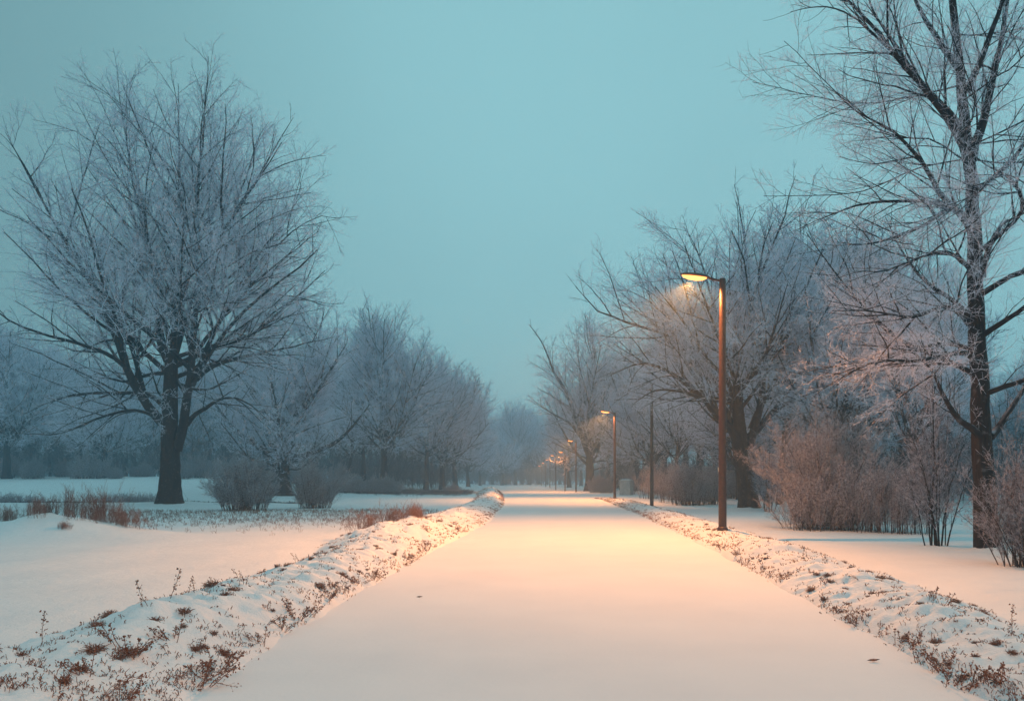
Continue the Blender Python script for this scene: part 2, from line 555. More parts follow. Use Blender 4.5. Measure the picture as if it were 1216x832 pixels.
def make_tree(name, seed, trunk, r0, r1, limbs, env, scale_lv=1.0, lv5=5, lv4=(2.6, 4, 16), dens=1.0, twig_r=0.010, flare=0.45,
              ang=(42, 40, 42, 45), extra=6, extra_el=(20, 75), limb_wob=0.02, lr=(0.55, 0.5, 0.5, 0.55), trop=0.015, limb_r=None):
    """builds trunk+limb mesh and crown mesh; coordinates relative to the tree base"""
    rs = np.random.RandomState(seed)
    Vt, Ft = trunk_mesh(trunk, r0, r1, rs, flare)
    tv, tf, off = [Vt], [Ft], len(Vt)
    K = 14
    LP, LR = [], []
    for l in limbs:
        pts, ra, rb = l
        P = smooth_poly(pts, K, rs, limb_wob)
        LP.append(P); LR.append(ra + (rb - ra) * np.linspace(0, 1, K + 1) ** 0.8)
    tp = np.array(trunk, float)
    for e in range(extra):
        t_ = rs.uniform(0.55, 1.0)
        s0 = tp[0] + (tp[-1] - tp[0]) * t_
        kk = min(int(t_ * (len(tp) - 1)), len(tp) - 2); ff = t_ * (len(tp) - 1) - kk
        s0 = tp[kk] * (1 - ff) + tp[kk + 1] * ff
        az = e * 2.399 + rs.rand() * 0.8
        el = math.radians(rs.uniform(*extra_el))
        D = np.array([math.cos(az) * math.cos(el), math.sin(az) * math.cos(el), math.sin(el)])
        dd = env.dist(s0[None], D[None])[0] * rs.uniform(0.70, 0.90)
        mid = s0 + D * dd * 0.5 + np.array([0, 0, -0.05 * dd + 0.04 * dd * rs.randn()]) + rs.normal(size=3) * dd * 0.03
        end = s0 + D * dd + np.array([0, 0, 0.07 * dd])
        P = smooth_poly([s0, s0 + (mid - s0) * 0.45 + rs.normal(size=3) * dd * 0.015, mid, end], K, rs, limb_wob)
        ra = min(r1 * 0.62, 0.016 * dd + 0.03)
        LP.append(P); LR.append(ra + (twig_r * 1.6 - ra) * np.linspace(0, 1, K + 1) ** 0.75)
    LP = np.array(LP); LR = np.array(LR)
    if len(LP):
        v, q = tubes(LP, LR, 10, rs)
        tv.append(v); tf.append(q + off)
    nt_ = len(Ft)
    Ft_all = np.concatenate(tf)
    mi = np.zeros(len(Ft_all), int); mi[nt_:] = 1
    me_t = mesh_np(name + '_trunk', np.concatenate(tv), [Ft_all], [M_BARK, M_LIMB], mi)
    s = scale_lv
    c2 = spawn(LP, LR, rs, 1.5 * dens / s, 5, 20, 0.12, ang[0], 12, lr[0], 8, 0.085, trop, env, 0.0108, twig_r * 1.25, lmin=0.3)
    c3 = spawn(*c2, rs, 2.3 * dens / s, 3, 14, 0.10, ang[1], 12, lr[1], 5, 0.11, trop, env, 0.0092, twig_r * 0.95, lmin=0.25)
    c4 = spawn(*c3, rs, lv4[0] * dens / s, lv4[1], lv4[2], 0.08, ang[2], 12, lr[2], 3, 0.13, trop * 0.8, env, 0.009, twig_r * 0.85, lmin=0.15, envf=1.03)
    c5 = spawn(*c4, rs, 6.5 * dens / s, 3, lv5 + 2, 0.1, ang[3], 14, lr[3], 2, 0.10, trop * 0.5, None, 0.009, twig_r * 0.7, lcap=0.75 * s, lmin=0.08)
    vs, fs, ms, off = [], [], [], 0
    for (P, Rr), S, mt in ((c2, 6, 0), (c3, 4, 1), (c4, 3, 2), (c5, 3, 2)):
        v, q = tubes(P, Rr, S, rs)
        vs.append(v); fs.append(q + off); ms.append(np.full(len(q), mt)); off += len(v)
    me_c = mesh_np(name + '_crown', np.concatenate(vs), [np.concatenate(fs)], [M_LIMB, M_BRANCH, M_TWIG], np.concatenate(ms))
    print(name, 'limbs', len(LP), 'c2', len(c2[0]), 'c3', len(c3[0]), 'c4', len(c4[0]), 'c5', len(c5[0]))
    return me_t, me_c

def tree_thing(name, meshes, loc, rz=0.0, s=1.0):
    r = empty(name, loc, rz)
    r.scale = (s, s, s) if not hasattr(s, '__len__') else s
    kid(r, link('trunk', meshes[0], r))
    kid(r, link('crown', meshes[1], r))
    return r

def hero_limbs(rows, bx, d, by, rs, depth=0.5):
    """limb shapes measured on the tree: list of ([(px,row)...], r0, r1, depth reach); returned relative to base"""
    z0 = CAM_H - (by - HOR) / F_PX * d
    out = []
    for pts, ra, rb, dep in rows:
        n = len(pts); P = []
        for k, (px, row) in enumerate(pts):
            t_ = k / (n - 1)
            x = (px - bx) / F_PX * d
            z = (HOR - row) / F_PX * d + CAM_H - z0
            P.append((x, dep * t_ ** 1.1 if not isinstance(dep, tuple) else dep[0] + (dep[1] - dep[0]) * t_, z))
        out.append((P, ra, rb))
    return out

# ---- the big tree on the left meadow
rs = np.random.RandomState(3)
d = 53.6; bx, by = 201, 600
rowsA = [
 ([(194,505),(184,490),(168,461),(157,433),(135,367),(108,315),(72,247),(40,180)], .34, .012, -3.0),
 ([(196,485),(180,472),(159,467),(120,466),(80,467),(36,478),(2,492)], .20, .012, 2.0),
 ([(160,440),(141,425),(100,412),(55,398),(20,372),(-6,345)], .16, .012, (-1.3, -4.0)),
 ([(201,470),(203,440),(205,400),(207,347),(211,280),(207,184),(204,92)], .36, .012, 1.0),
 ([(198,430),(186,402),(178,375),(166,300),(149,225),(124,150),(98,112)], .22, .012, 3.5),
 ([(210,535),(219,510),(225,483),(232,443),(240,367),(260,309),(290,262),(331,199),(358,156)], .36, .012, -2.0),
 ([(233,452),(253,432),(285,420),(330,408),(385,392)], .19, .012, 3.0),
 ([(222,505),(236,494),(253,487),(275,477),(305,482),(335,505)], .19, .012, -3.0),
 ([(206,430),(218,380),(235,320),(250,230),(262,155),(272,100)], .20, .012, -3.5),
 ([(228,460),(250,400),(275,345),(320,290),(365,252),(392,248)], .20, .012, 2.0),
 ([(202,410),(190,350),(172,260),(160,180),(152,108)], .17, .012, -1.5),
 ([(170,465),(150,410),(110,350),(60,290),(14,262)], .18, .012, 3.0),
 ([(205,440),(214,380),(228,300),(232,200),(238,92)], .18, .012, 4.0),
 ([(230,455),(262,395),(310,350),(360,320),(398,300)], .17, .012, -4.5),
 ([(196,500),(170,490),(140,500),(105,520),(70,520)], .14, .012, -5.0),
 ([(240,420),(275,360),(300,300),(330,250),(345,200)], .14, .012, (-0.8, 3.0)),
]
envA = Env((0, 0, 15.6), (11.3, 9.5, 14.6), rs, 0.07)
limbA = hero_limbs(rowsA, bx, d, by, rs)
meA = make_tree('great_tree', 3, [(0, 0, -0.3), (0.05, 0, 3.0), (0, 0, 5.5), (0.1, 0, 8.5), (0.15, 0.05, 10.5)], 0.74, 0.36, limbA, envA,
                lv5=6, dens=0.92, twig_r=0.0125, extra=9, extra_el=(0, 45), ang=(42, 38, 42, 46), trop=-0.004, limb_wob=0.03)
tA = tree_thing('bare_tree', meA, (X(bx, d), d, hz(X(bx, d), d) - .14))
tag(tA, 'largest bare tree with a wide frosted crown, standing alone on the left meadow', 'tree')

# ---- low-forking tree behind the two meadow bushes
d = 80.0; bx, by = 333, 575
rowsB = [
 ([(330,552),(322,540),(308,529),(288,514),(274,498),(258,470)], .45, .04, -2.0),
 ([(338,550),(348,544),(374,535),(397,524),(414,507),(436,478)], .42, .04, 1.5),
 ([(332,545),(330,510),(326,470),(322,420),(318,360)], .45, .04, -1.0),
 ([(336,545),(346,505),(358,460),(370,410),(378,360)], .40, .04, 2.5),
 ([(330,545),(312,500),(296,450),(284,400)], .34, .04, 3.0),
 ([(336,530),(362,490),(392,450),(418,412)], .30, .04, -2.5),
]
rs = np.random.RandomState(5)
envB = Env((0, 0, 11.5), (8.6, 7.5, 10.2), rs, 0.08)
meB = make_tree('forked_tree', 5, [(0, 0, -0.3), (0, 0, 1.5), (0.1, 0, 3.2)], 1.05, 0.75, hero_limbs(rowsB, bx, d, 570 + (CAM_H - hz(X(bx, d), d)) / d * F_PX, rs), envB,
                lv5=6, dens=1.25, twig_r=0.018, extra=10, extra_el=(10, 80), ang=(40, 40, 42, 45), trop=0.03)
tB = tree_thing('bare_tree', meB, (X(bx, d), d, hz(X(bx, d), d)))
tag(tB, 'bare tree forking low with one thick limb rising to the right, behind two rounded bushes', 'tree')

# ---- tall tree behind the nearest lamp
d = 46.0; bx, by = 889, 606
rowsG = [
 ([(880,540),(868,515),(852,498),(819,469),(785,447),(751,440),(716,455)], .30, .012, -3.0),
 ([(866,512),(843,486),(828,445),(804,409),(756,390),(708,373),(682,346)], .22, .012, -1.0),
 ([(874,520),(858,470),(838,425),(815,388),(780,349),(740,322)], .22, .012, 3.0),
 ([(884,535),(878,470),(874,416),(886,330),(884,270),(877,216)], .28, .012, 0.5),
 ([(890,530),(903,470),(896,400),(893,344),(915,282),(930,226)], .25, .012, -2.0),
 ([(876,500),(862,430),(850,350),(834,290),(820,256)], .18, .012, 2.0),
 ([(892,510),(915,455),(948,405),(975,350),(988,300)], .20, .012, -2.5),
 ([(836,482),(814,474),(790,470),(765,472),(742,486)], .13, .015, (-1.35, -3.5)),
 ([(893,520),(925,490),(960,470),(1000,460)], .18, .012, 3.0),
 ([(872,480),(845,440),(815,420),(785,405),(765,420)], .14, .012, 4.0),
]
rs = np.random.RandomState(11)
envG = Env((-1.3, 0, 10.0), (9.2, 7.0, 8.9), rs, 0.13)
meG = make_tree('lamp_tree', 11, [(0.1, 0, -0.3), (-0.1, 0, 1.6), (-0.5, 0, 3.4), (-0.6, 0, 5.4), (-0.65, 0, 7.5)], 0.56, 0.24, hero_limbs(rowsG, bx, d, by, rs), envG,
                lv5=6, dens=1.0, twig_r=0.0105, extra=8, extra_el=(5, 65), scale_lv=0.8, ang=(40, 38, 42, 46), trop=0.0, limb_wob=0.03)
tG = tree_thing('bare_tree', meG, (X(bx, d), d, hz(X(bx, d), d) - .12))
tag(tG, 'tall bare tree behind the nearest lamp post, its long limbs arching left towards the path', 'tree')

# ---- near tree at the right edge
d = 18.9; bx, by = 1175, 655
rowsH = [
 ([(1153,192),(1163,165),(1176,138),(1197,63),(1212,10),(1232,-80)], 0.1300, 0.0180, 0.8),
 ([(1150,195),(1130,162),(1102,132),(1055,90),(1012,46),(965,14),(912,-2)], 0.0950, 0.0090, -1.2),
 ([(1055,90),(1020,70),(990,55),(952,50),(912,62)], 0.036, 0.0060, (-0.66, -1.6)),
 ([(1150,165),(1132,130),(1107,90),(1076,30),(1060,-10),(1044,-80)], 0.0850, 0.0090, 1.2),
 ([(1156,278),(1137,255),(1113,233),(1092,201),(1055,164),(1012,143),(984,121)], 0.0875, 0.0060, -0.4),
 ([(1158,290),(1140,272),(1118,262),(1092,270),(1055,294),(996,317),(952,322)], 0.0875, 0.0060, -2.2),
 ([(1156,262),(1130,242),(1107,231),(1049,228),(1007,238),(970,252)], 0.0688, 0.0060, 1.5),
 ([(1166,330),(1176,300),(1197,265),(1225,250),(1262,228)], 0.0875, 0.0090, 0.6),
 ([(1166,522),(1150,511),(1127,499),(1106,476),(1085,446),(1055,425)], 0.1000, 0.0090, -1.0),
 ([(1176,520),(1188,512),(1216,479),(1245,440),(1262,400)], 0.1000, 0.0150, 0.8),
 ([(1160,385),(1140,356),(1113,328),(1092,286),(1080,240)], 0.0750, 0.0075, 1.2),
 ([(1166,440),(1140,424),(1105,428),(1060,438),(1010,442),(965,458),(936,478)], 0.0813, 0.0060, -2.4),
 ([(1164,408),(1130,384),(1090,378),(1040,396),(985,398),(925,404)], 0.0750, 0.0060, -3.2),
 ([(1164,450),(1130,430),(1095,412),(1060,390),(1010,330),(968,268)], 0.0688, 0.0060, 0.6),
 ([(1164,360),(1140,330),(1095,316),(1050,330),(1000,352),(950,362)], 0.0688, 0.0060, -2.9),
 ([(1166,350),(1200,330),(1240,340),(1280,320)], 0.0750, 0.0090, -1.8),
 ([(1163,300),(1196,262),(1160,236),(1120,250),(1080,280),(1030,304)], 0.0562, 0.0060, -3.4),
 ([(1148,110),(1165,60),(1180,0),(1190,-90)], 0.0875, 0.0120, -0.8),
 ([(1144,90),(1120,40),(1100,-20),(1090,-90)], 0.0875, 0.0120, 0.9),
 ([(1158,230),(1190,200),(1215,160),(1240,120)], 0.0750, 0.0090, -0.9),
 ([(1166,400),(1190,378),(1216,352),(1260,330)], 0.0750, 0.0090, -2.0),
 ([(1166,470),(1200,455),(1230,450),(1270,440)], 0.0750, 0.0090, -2.5),
 ([(1164,420),(1135,405),(1100,410),(1050,420),(990,430)], 0.0625, 0.0060, 2.0),
]
rs = np.random.RandomState(21)
envH = Env((-0.5, 0, 8.4), (6.6, 5.6, 9.0), rs, 0.06)
trH = hero_limbs([([(1175,665),(1170,590),(1168,520),(1163,400),(1158,240),(1152,170),(1141,60),(1130,-60),(1122,-170)], 0, 0, 0.2)], bx, d, by, rs)[0][0]
meH = make_tree('edge_tree', 21, trH, 0.265, 0.035, hero_limbs(rowsH, bx, d, by, rs), envH,
                lv5=5, dens=1.72, twig_r=0.0040, extra=10, extra_el=(-6, 35), scale_lv=0.62, ang=(38, 38, 42, 46), flare=0.3, lr=(0.42, 0.50, 0.5, 0.55), trop=0.005)
tH = tree_thing('bare_tree', meH, (X(bx, d), d, hz(X(bx, d), d) - .12))
tag(tH, 'nearest bare tree, rising past the top of the view at the right edge', 'tree')

# ---- tree by the third lamp, lit warm by it
d = 127.0; bx, by = 700, 583
rowsF = [
 ([(699,540),(688,511),(673,468),(656,440),(645,412),(628,388)], .45, .04, -2.0),
 ([(701,540),(704,500),(708,450),(704,400),(700,378)], .45, .04, 1.0),
 ([(703,540),(718,505),(735,465),(748,425),(752,395)], .42, .04, 2.0),
 ([(700,535),(690,490),(690,440),(684,400)], .35, .04, 3.0),
 ([(697,530),(678,505),(655,492),(636,480)], .30, .04, -3.0),
 ([(704,530),(725,510),(750,490),(772,470)], .30, .04, -3.0),
]
rs = np.random.RandomState(31)
envF = Env((1.0, 0, 15.0), (10.4, 9.0, 13.4), rs, 0.12)
meF = make_tree('third_lamp_tree', 31, [(0, 0, -0.3), (0.1, 0, 3.0), (0, 0, 5.6)], 0.78, 0.55, hero_limbs(rowsF, bx, d, 583, rs), envF,
                lv5=5, dens=0.85, twig_r=0.024, extra=8, extra_el=(10, 80), scale_lv=1.1)
tF = tree_thing('bare_tree', meF, (X(bx, d), d, hz(X(bx, d), d)))
tag(tF, 'bare tree beside the third street lamp with one long limb leaning left over the path', 'tree')

# ---- general tree kinds for the rows and the far wood
def proto(name, seed, H, W, th, r, tw, dens, nl, el=(18, 85), lv5=5, sc=1.0):
    rs = np.random.RandomState(seed)
    env = Env((0, 0, th * 0.6 + (H - th * 0.6) * 0.52), (W / 2, W / 2, (H - th * 0.6) * 0.5), rs, 0.07)
    a = rs.normal(size=2) * 0.25
    return make_tree(name, seed, [(0, 0, -0.4), (a[0] * .4, a[1] * .4, th * .5), (a[0], a[1], th), (a[0] * 1.4, a[1] * 1.4, th * 1.5)], r, r * 0.45, [], env,
                     dens=dens, twig_r=tw, extra=nl, extra_el=el, lv5=lv5, scale_lv=sc, flare=0.35)
PR = [
 proto('round_tree', 101, 24, 20, 5.0, 0.62, 0.021, 1.02, 18),
 proto('tall_tree', 102, 24, 15, 6.0, 0.50, 0.021, 1.04, 17, (25, 88)),
 proto('wide_tree', 103, 19, 20, 4.0, 0.55, 0.020, 1.03, 18, (8, 85)),
 proto('slim_tree', 104, 16, 9, 4.0, 0.26, 0.014, 1.0, 11, (30, 86), 5, 0.8),
]
rr = random.Random(4)
first = {}
def place_tree(k, px, d, s, label, group=None, rz=None, name='bare_tree'):
    x = X(px, d)
    loc = (x, d, hz(x, d))
    rz = rr.uniform(0, 6.28) if rz is None else rz
    sx = s * rr.uniform(0.94, 1.06)
    if k not in first:
        o = tree_thing(name, PR[k], loc, rz, (sx, sx, s)); first[k] = o
    else:
        o = copy_thing(first[k], loc, rz, (sx, sx, s))
    for key in ('group', 'label'):
        if key in o: del o[key]

    tag(o, label, 'tree', group)
    return o
# left avenue
place_tree(0, 456, 104, 1.02, 'broad dome-shaped frosted tree with a thick short trunk behind the low hedge')
place_tree(1, 432, 118, 0.86, 'slender leaning frosted tree just left of the broad dome-shaped tree behind the hedge')
place_tree(3, 414, 112, 1.15, 'thin frosted tree between the low-forking tree and the dome-shaped tree')
place_tree(1, 506, 128, 0.94, 'straight dark-trunked frosted tree of the left avenue, right of the low hedge end')
place_tree(2, 525, 134, 1.12, 'low spreading frosted tree of the left avenue with a very short trunk')
place_tree(0, 541, 158, 0.98, 'pale hazy tree of the left avenue behind the small warm-lit bush')
place_tree(2, 556, 196, 0.98, 'faint hazy tree of the left avenue, last but one before the path end')
place_tree(1, 570, 240, 0.86, 'faintest hazy tree at the far end of the left avenue')
# left wood edge
place_tree(3, 97, 118, 0.95, 'straight slim tree at the wood edge beyond the left meadow')
place_tree(2, 122, 112, 0.84, 'spreading low-boughed tree at the wood edge beyond the left meadow')
place_tree(0, 8, 108, 0.92, 'dark round tree at the left border of the wood edge across the meadow')
G1 = 'hazy trees of the wood beyond the left meadow'
L1 = 'hazy frosted tree standing in the dim wood beyond the left meadow'
for k, px, d_, s in ((0,-90,125,1.0),(2,-40,140,1.15),(1,40,146,1.05),(0,70,160,1.1),(3,60,128,1.0),(2,160,150,1.15),(0,200,168,1.05),(1,235,150,1.05),(3,150,132,1.05),
                     (2,270,170,1.15),(0,300,150,1.0),(1,345,165,1.1),(2,375,150,1.05),(0,400,178,1.1),(1,-140,170,1.2),(2,20,190,1.2),(0,110,200,1.2),(1,180,205,1.2),(2,245,210,1.2),(0,320,215,1.15),
                     (1,440,170,.95),(2,470,190,1.05),(0,495,210,1.0),(1,-10,165,1.1),(3,215,140,1.0),(3,280,142,1.05),(3,35,122,.8),(3,-30,126,.9),(0,-200,160,1.1),(2,-260,190,1.2)):
    place_tree(k, px, d_, s, L1, G1)
# far end of the path
G2 = 'blue hazy trees closing the far end of the path'
L2 = 'blue hazy tree at the far end of the path'
for k, px, d_, s in ((0,600,300,1.15),(1,612,285,1.25),(2,628,300,1.2),(1,640,330,1.3),(0,585,330,1.1),(2,596,270,.95),(0,650,350,1.0),(1,620,340,1.45),(2,560,330,1.1),(0,665,330,1.1),(1,575,360,1.2),(2,604,380,1.4),(0,632,400,1.4)):
    place_tree(k, px, d_, s, L2, G2)
# right side
place_tree(1, 722, 150, 1.05, 'pale hazy tree right behind the warm-lit tree at the third lamp')
place_tree(0, 752, 128, 0.95, 'hazy round tree behind the pale stone block')
place_tree(2, 775, 104, 0.95, 'dark-trunked spreading tree behind the unlit dark pole')
place_tree(2, 676, 190, 1.0, 'faint hazy tree over the farthest lamps')
place_tree(1, 690, 230, 1.1, 'faintest hazy tree on the right side of the path end')
place_tree(3, 800, 78, 0.95, 'slim tree in the dusk between the dark pole and the nearest lamp post')
place_tree(1, 962, 60, 0.95, 'tall upright tree right of the nearest lamp, its tip above the thicket')
place_tree(3, 925, 56, 0.98, 'slim frosted tree close behind the tall tree by the nearest lamp')
place_tree(0, 1018, 56, 0.82, 'spreading frosted tree behind the great reddish bush on the right')
place_tree(3, 985, 44, 0.95, 'slim frosted tree rising out of the thicket left of the great reddish bush')
place_tree(0, 1070, 62, 0.80, 'round frosted tree behind the row of bare stems on the right')
place_tree(3, 1085, 40, 0.85, 'slim frosted tree behind the row of bare stems on the right')
place_tree(1, 1120, 72, 0.66, 'frosted tree behind the nearest tree on its left side')
G3 = 'hazy trees of the wood on the right side'
L3 = 'hazy frosted tree in the dim wood on the right side'
for k, px, d_, s in ((0,830,95,1.0),(1,865,100,1.05),(2,905,92,1.0),(0,945,105,1.05),(1,990,95,.95),(2,1030,100,.95),(0,1075,96,.8),(1,1120,110,.75),(2,1170,115,.72),(0,1230,110,.8),
                     (2,735,170,1.1),(0,790,150,1.1),(1,815,130,1.1),(2,860,140,1.15),(0,700,260,1.2),(1,715,210,1.2),(0,1290,90,.8),(1,1340,80,.8),(2,880,70,.75),(3,850,84,.9),(3,945,76,.9),(3,1150,90,.8)):
    place_tree(k, px, d_, s, L3, G3)

# ------------------------------------------------------------------ shrubs
def make_bush(name, seed, H, W, stems, r, tw, mats, n2=7, n3=5, base=0.18, lean=0.55, dens=1.0, n4=0, D=None):
    rs = np.random.RandomState(seed)
    K = 7
    D = D or W
    az = rs.rand(stems) * 6.28; el = rs.rand(stems) ** 0.7
    lob = 1 + 0.16 * np.sin(2 * az + rs.rand() * 6) + 0.13 * np.sin(3 * az + rs.rand() * 6) + 0.10 * np.sin(5 * az + rs.rand() * 6)
    wild = rs.uniform(0.55, 1.0, stems) + 0.28 * (rs.rand(stems) < 0.12)
    tip = np.stack([np.cos(az) * el * W / 2 * lob * wild, np.sin(az) * el * D / 2 * lob * wild, H * np.sqrt(np.clip(1 - (el * 0.90) ** 2, 0.03, 1)) * wild * (0.85 + 0.15 * lob)], 1)
    b0 = np.stack([np.cos(az) * el * W * base + rs.normal(size=stems) * W * 0.03, np.sin(az) * el * D * base + rs.normal(size=stems) * D * .03, np.full(stems, -0.12)], 1)
    t_ = np.linspace(0, 1, K + 1)[None, :, None]
    P = b0[:, None] * (1 - t_) + tip[:, None] * t_
    bow = (tip - b0) * np.array([1, 1, 0])
    P = P - bow[:, None] * (t_ * (1 - t_)) * lean
    P[..., 2] += 0.25 * H * (t_ * (1 - t_))[..., 0] * el[:, None]
    P += np.cumsum(rs.normal(size=P.shape) * H * 0.006, axis=1)
    Rd = r * rs.uniform(0.6, 1.2, stems)[:, None] * np.linspace(1, 0.25, K + 1)[None]
    c1 = (P, Rd)
    c2 = spawn(P, Rd, rs, 100, n2, n2 + 3, 0.12, 28, 10, 0.42, 4, 0.08, 0.06, None, 0.012, tw, lmin=0.05)
    c3 = spawn(*c2, rs, 100, n3, n3 + 2, 0.1, 34, 12, 0.5, 2, 0.1, 0.03, None, 0.012, tw * 0.8, lmin=0.03)
    sets = [(c1, 5, 0), (c2, 3, 1), (c3, 3, 1)]
    if n4:
        c4 = spawn(*c3, rs, 100, n4, n4 + 1, 0.1, 38, 12, 0.6, 1, 0.1, 0.0, None, 0.012, tw * 0.7, lmin=0.03)
        sets.append((c4, 3, 1))
    vs, fs, ms, off = [], [], [], 0
    for (P_, R_), S, mt in sets:
        v, q = tubes(P_, R_, S, rs)
        vs.append(v); fs.append(q + off); ms.append(np.full(len(q), mt)); off += len(v)
    return mesh_np(name, np.concatenate(vs), [np.concatenate(fs)], mats, np.concatenate(ms))

BM = [M_BUSHSTEM, M_BUSH]
def bush(px, d, me, label, s=1.0, rz=0.0, group=None, cat='bush', name='bush', dz=0.0):
    x = X(px, d)
    o = link(name, me)
    o.location = (x, d, hz(x, d) + dz)
    o.rotation_euler = (0, 0, rz)
    o.scale = (s, s, s) if not hasattr(s, '__len__') else s
    tag(o, label, cat, group)
    return o
m1 = make_bush('round_bush', 41, 2.9, 4.9, 190, .016, .0075, BM, 8, 5, 0.24, 0.25, n4=3)
m2 = make_bush('upright_bush', 42, 2.45, 3.6, 120, .015, .0075, BM, 8, 5, 0.27, 0.4, n4=2)
bush(291, 46.5, m1, 'large rounded reddish bush right of the lone tree on the left meadow')
bush(372, 49, m2, 'smaller rounded bush with pale upright stems, right of the large rounded bush')
# low hedge bushes far left
m3 = make_bush('low_bush', 43, 1.7, 4.2, 170, .014, .013, BM, 7, 5, 0.35, 0.2, n4=2)
for k, px in enumerate((404, 423, 441, 459)):
    bush(px, 95, m3, ['first bush from the left in the low clipped-looking row under the avenue trees', 'second bush from the left in the low row under the avenue trees',
                      'third bush from the left in the low row under the avenue trees', 'rightmost bush of the low row under the avenue trees'][k], (1, 1, .95 if k < 3 else 1.08), k * 1.3, 'low row of bushes on the left')
bush(537, 112, m3, 'small pale bush at the far end of the left bank', (.62, .62, .6), 2.0)
# dim bushes under the far left wood
G4 = 'dim low bushes along the wood edge beyond the left meadow'
for k in range(16):
    px = -60 + k * 33 + rr.uniform(-8, 8)
    if 120 < px < 150 or px > 405: continue
    bush(px, rr.uniform(108, 122), m3, 'dim low bush along the wood edge beyond the left meadow', (rr.uniform(.9, 1.7), 1.0, rr.uniform(.8, 1.9)), rr.uniform(0, 6), G4)
bush(137, 108, m3, 'small snow-white low bush at the meadow edge before the dim wood', (.6, .6, .85), 1.0)
# right side bushes
m5 = make_bush('great_bush', 51, 4.3, 6.2, 66, .022, .0050, [M_BUSHSTEM, M_BUSH], 11, 6, 0.13, 0.15, n4=3)
bush(988, 29.5, m5, 'great reddish frosted bush behind the right bank, widest of the thicket')
m5b = make_bush('low_red_bush', 57, 1.7, 3.4, 110, .010, .0045, BM, 8, 5, 0.3, 0.1, n4=2)
bush(966, 27.6, m5b, 'low dense reddish bush at the foot of the great frosted bush', 1.0, .4)
bush(1010, 27.4, m5b, 'low dense dark-red bush right of the foot of the great frosted bush', (.9, .9, .85), 2.4)
m6 = make_bush('stem_bush', 52, 2.5, 2.5, 40, .014, .0048, BM, 8, 5, 0.38, 0.2, n4=2)
for k, (px, d_, s) in enumerate(((1035, 26.6, .92), (1062, 26.0, .85), (1087, 25.3, .8))):
    bush(px, d_, m6, ['leftmost of the three bare-stemmed shrubs between the great bush and the slender sapling shrub', 'middle one of the three bare-stemmed shrubs right of the great bush',
                      'rightmost of the three bare-stemmed shrubs right of the great bush'][k], s, k * 2.1, 'row of bare-stemmed shrubs on the right', 'shrub', 'shrub')
m7 = make_bush('sapling_shrub', 53, 4.3, 2.6, 13, .026, .0046, [M_LIMB, M_BRANCH], 10, 5, 0.10, 0.3, n4=3)
bush(1116, 20.6, m7, 'slender sapling shrub with a few dark upright stems left of the nearest tree', 1.0, .5, None, 'shrub', 'shrub')
m8 = make_bush('edge_bush', 54, 2.3, 2.3, 90, .012, .0042, BM, 8, 5, 0.15, 0.3, n4=2)
bush(1222, 15.5, m8, 'dense reddish bush at the right border beside the nearest tree')
bush(818, 55, m2, 'dark rounded bush left of the nearest lamp post, at the wood edge', (1.15, 1.1, 1.0), 1.0)
bush(842, 57, m2, 'dark rounded bush just behind the nearest lamp post', (1.1, 1.1, .95), 2.2)
bush(797, 60, m6, 'thin-stemmed shrub beside the dark rounded bush at the wood edge', 1.0, 1.0, None, 'shrub', 'shrub')
bush(915, 43, m7, 'dark many-stemmed shrub right of the thick trunk behind the nearest lamp', (1.3, 1.2, .9), 1.1, None, 'shrub', 'shrub')
bush(712, 108, m3, 'round bush glowing warm at the foot of the tree by the third lamp', (.95, .9, 1.25), .3)
bush(722, 106, m3, 'smaller bush touching the round warm bush near the second lamp', (.6, .6, .95), 1.3)
G5 = 'dim bushes along the wood edge on the right'
for k in range(14):
    px = 765 + k * 36 + rr.uniform(-8, 8)
    bush(px, rr.uniform(62, 82), m2 if k % 2 else m6, 'dim frosted bush along the wood edge on the right', (rr.uniform(1.0, 1.8), 1.2, rr.uniform(.9, 1.5)), rr.uniform(0, 6), G5)

# dry red stems on the left mound
m9 = make_bush('red_stems', 61, 0.95, 3.8, 110, .0055, .0030, [M_REDGRASS, M_REDGRASS], 5, 3, 0.40, 0.1, D=1.2)
m10 = make_bush('red_tuft', 62, 0.62, 2.2, 80, .0042, .0028, [M_REDGRASS, M_REDGRASS], 4, 2, 0.42, 0.05, D=.8)
bush(96, 24.6, m9, 'tall clump of dry reddish stems on the snowy mound of the left meadow', (1.0, .8, 1.1), 0, None, 'dry plant', 'dry_stem_clump')
bush(146, 24.0, m10, 'low reddish tuft at the right foot of the meadow mound', (1.0, 1, .9), 0, None, 'dry plant', 'dry_stem_clump')
bush(118, 24.4, m10, 'low reddish tuft between the tall red stems and the mound foot', (1.0, 1, 1.05), 1.0, None, 'dry plant', 'dry_stem_clump')
bush(45, 24.2, m10, 'low reddish tuft on the left shoulder of the meadow mound', (1.0, 1, .8), 2.0, None, 'dry plant', 'dry_stem_clump')
bush(10, 24.6, m10, 'sparse reddish tuft at the left border beside the meadow mound', (.8, 1, .8), 2.6, None, 'dry plant', 'dry_stem_clump')
bush(76, 22.9, m10, 'small brown tuft low on the near side of the meadow mound', (.26, .5, .34), 2.6, None, 'dry plant', 'dry_stem_clump')
bush(470, 23.2, m10, 'reddish dry stems along the crest of the hump in the left bank', (1.2, .8, .85), .2, None, 'dry plant', 'dry_stem_clump')
bush(440, 23.4, m10, 'reddish dry stems on the left shoulder of the hump in the left bank', (.9, .8, .75), .9, None, 'dry plant', 'dry_stem_clump')
bush(492, 24.0, m10, 'reddish dry stems on the far right shoulder of the hump in the left bank', (.7, .8, .8), 1.7, None, 'dry plant', 'dry_stem_clump')

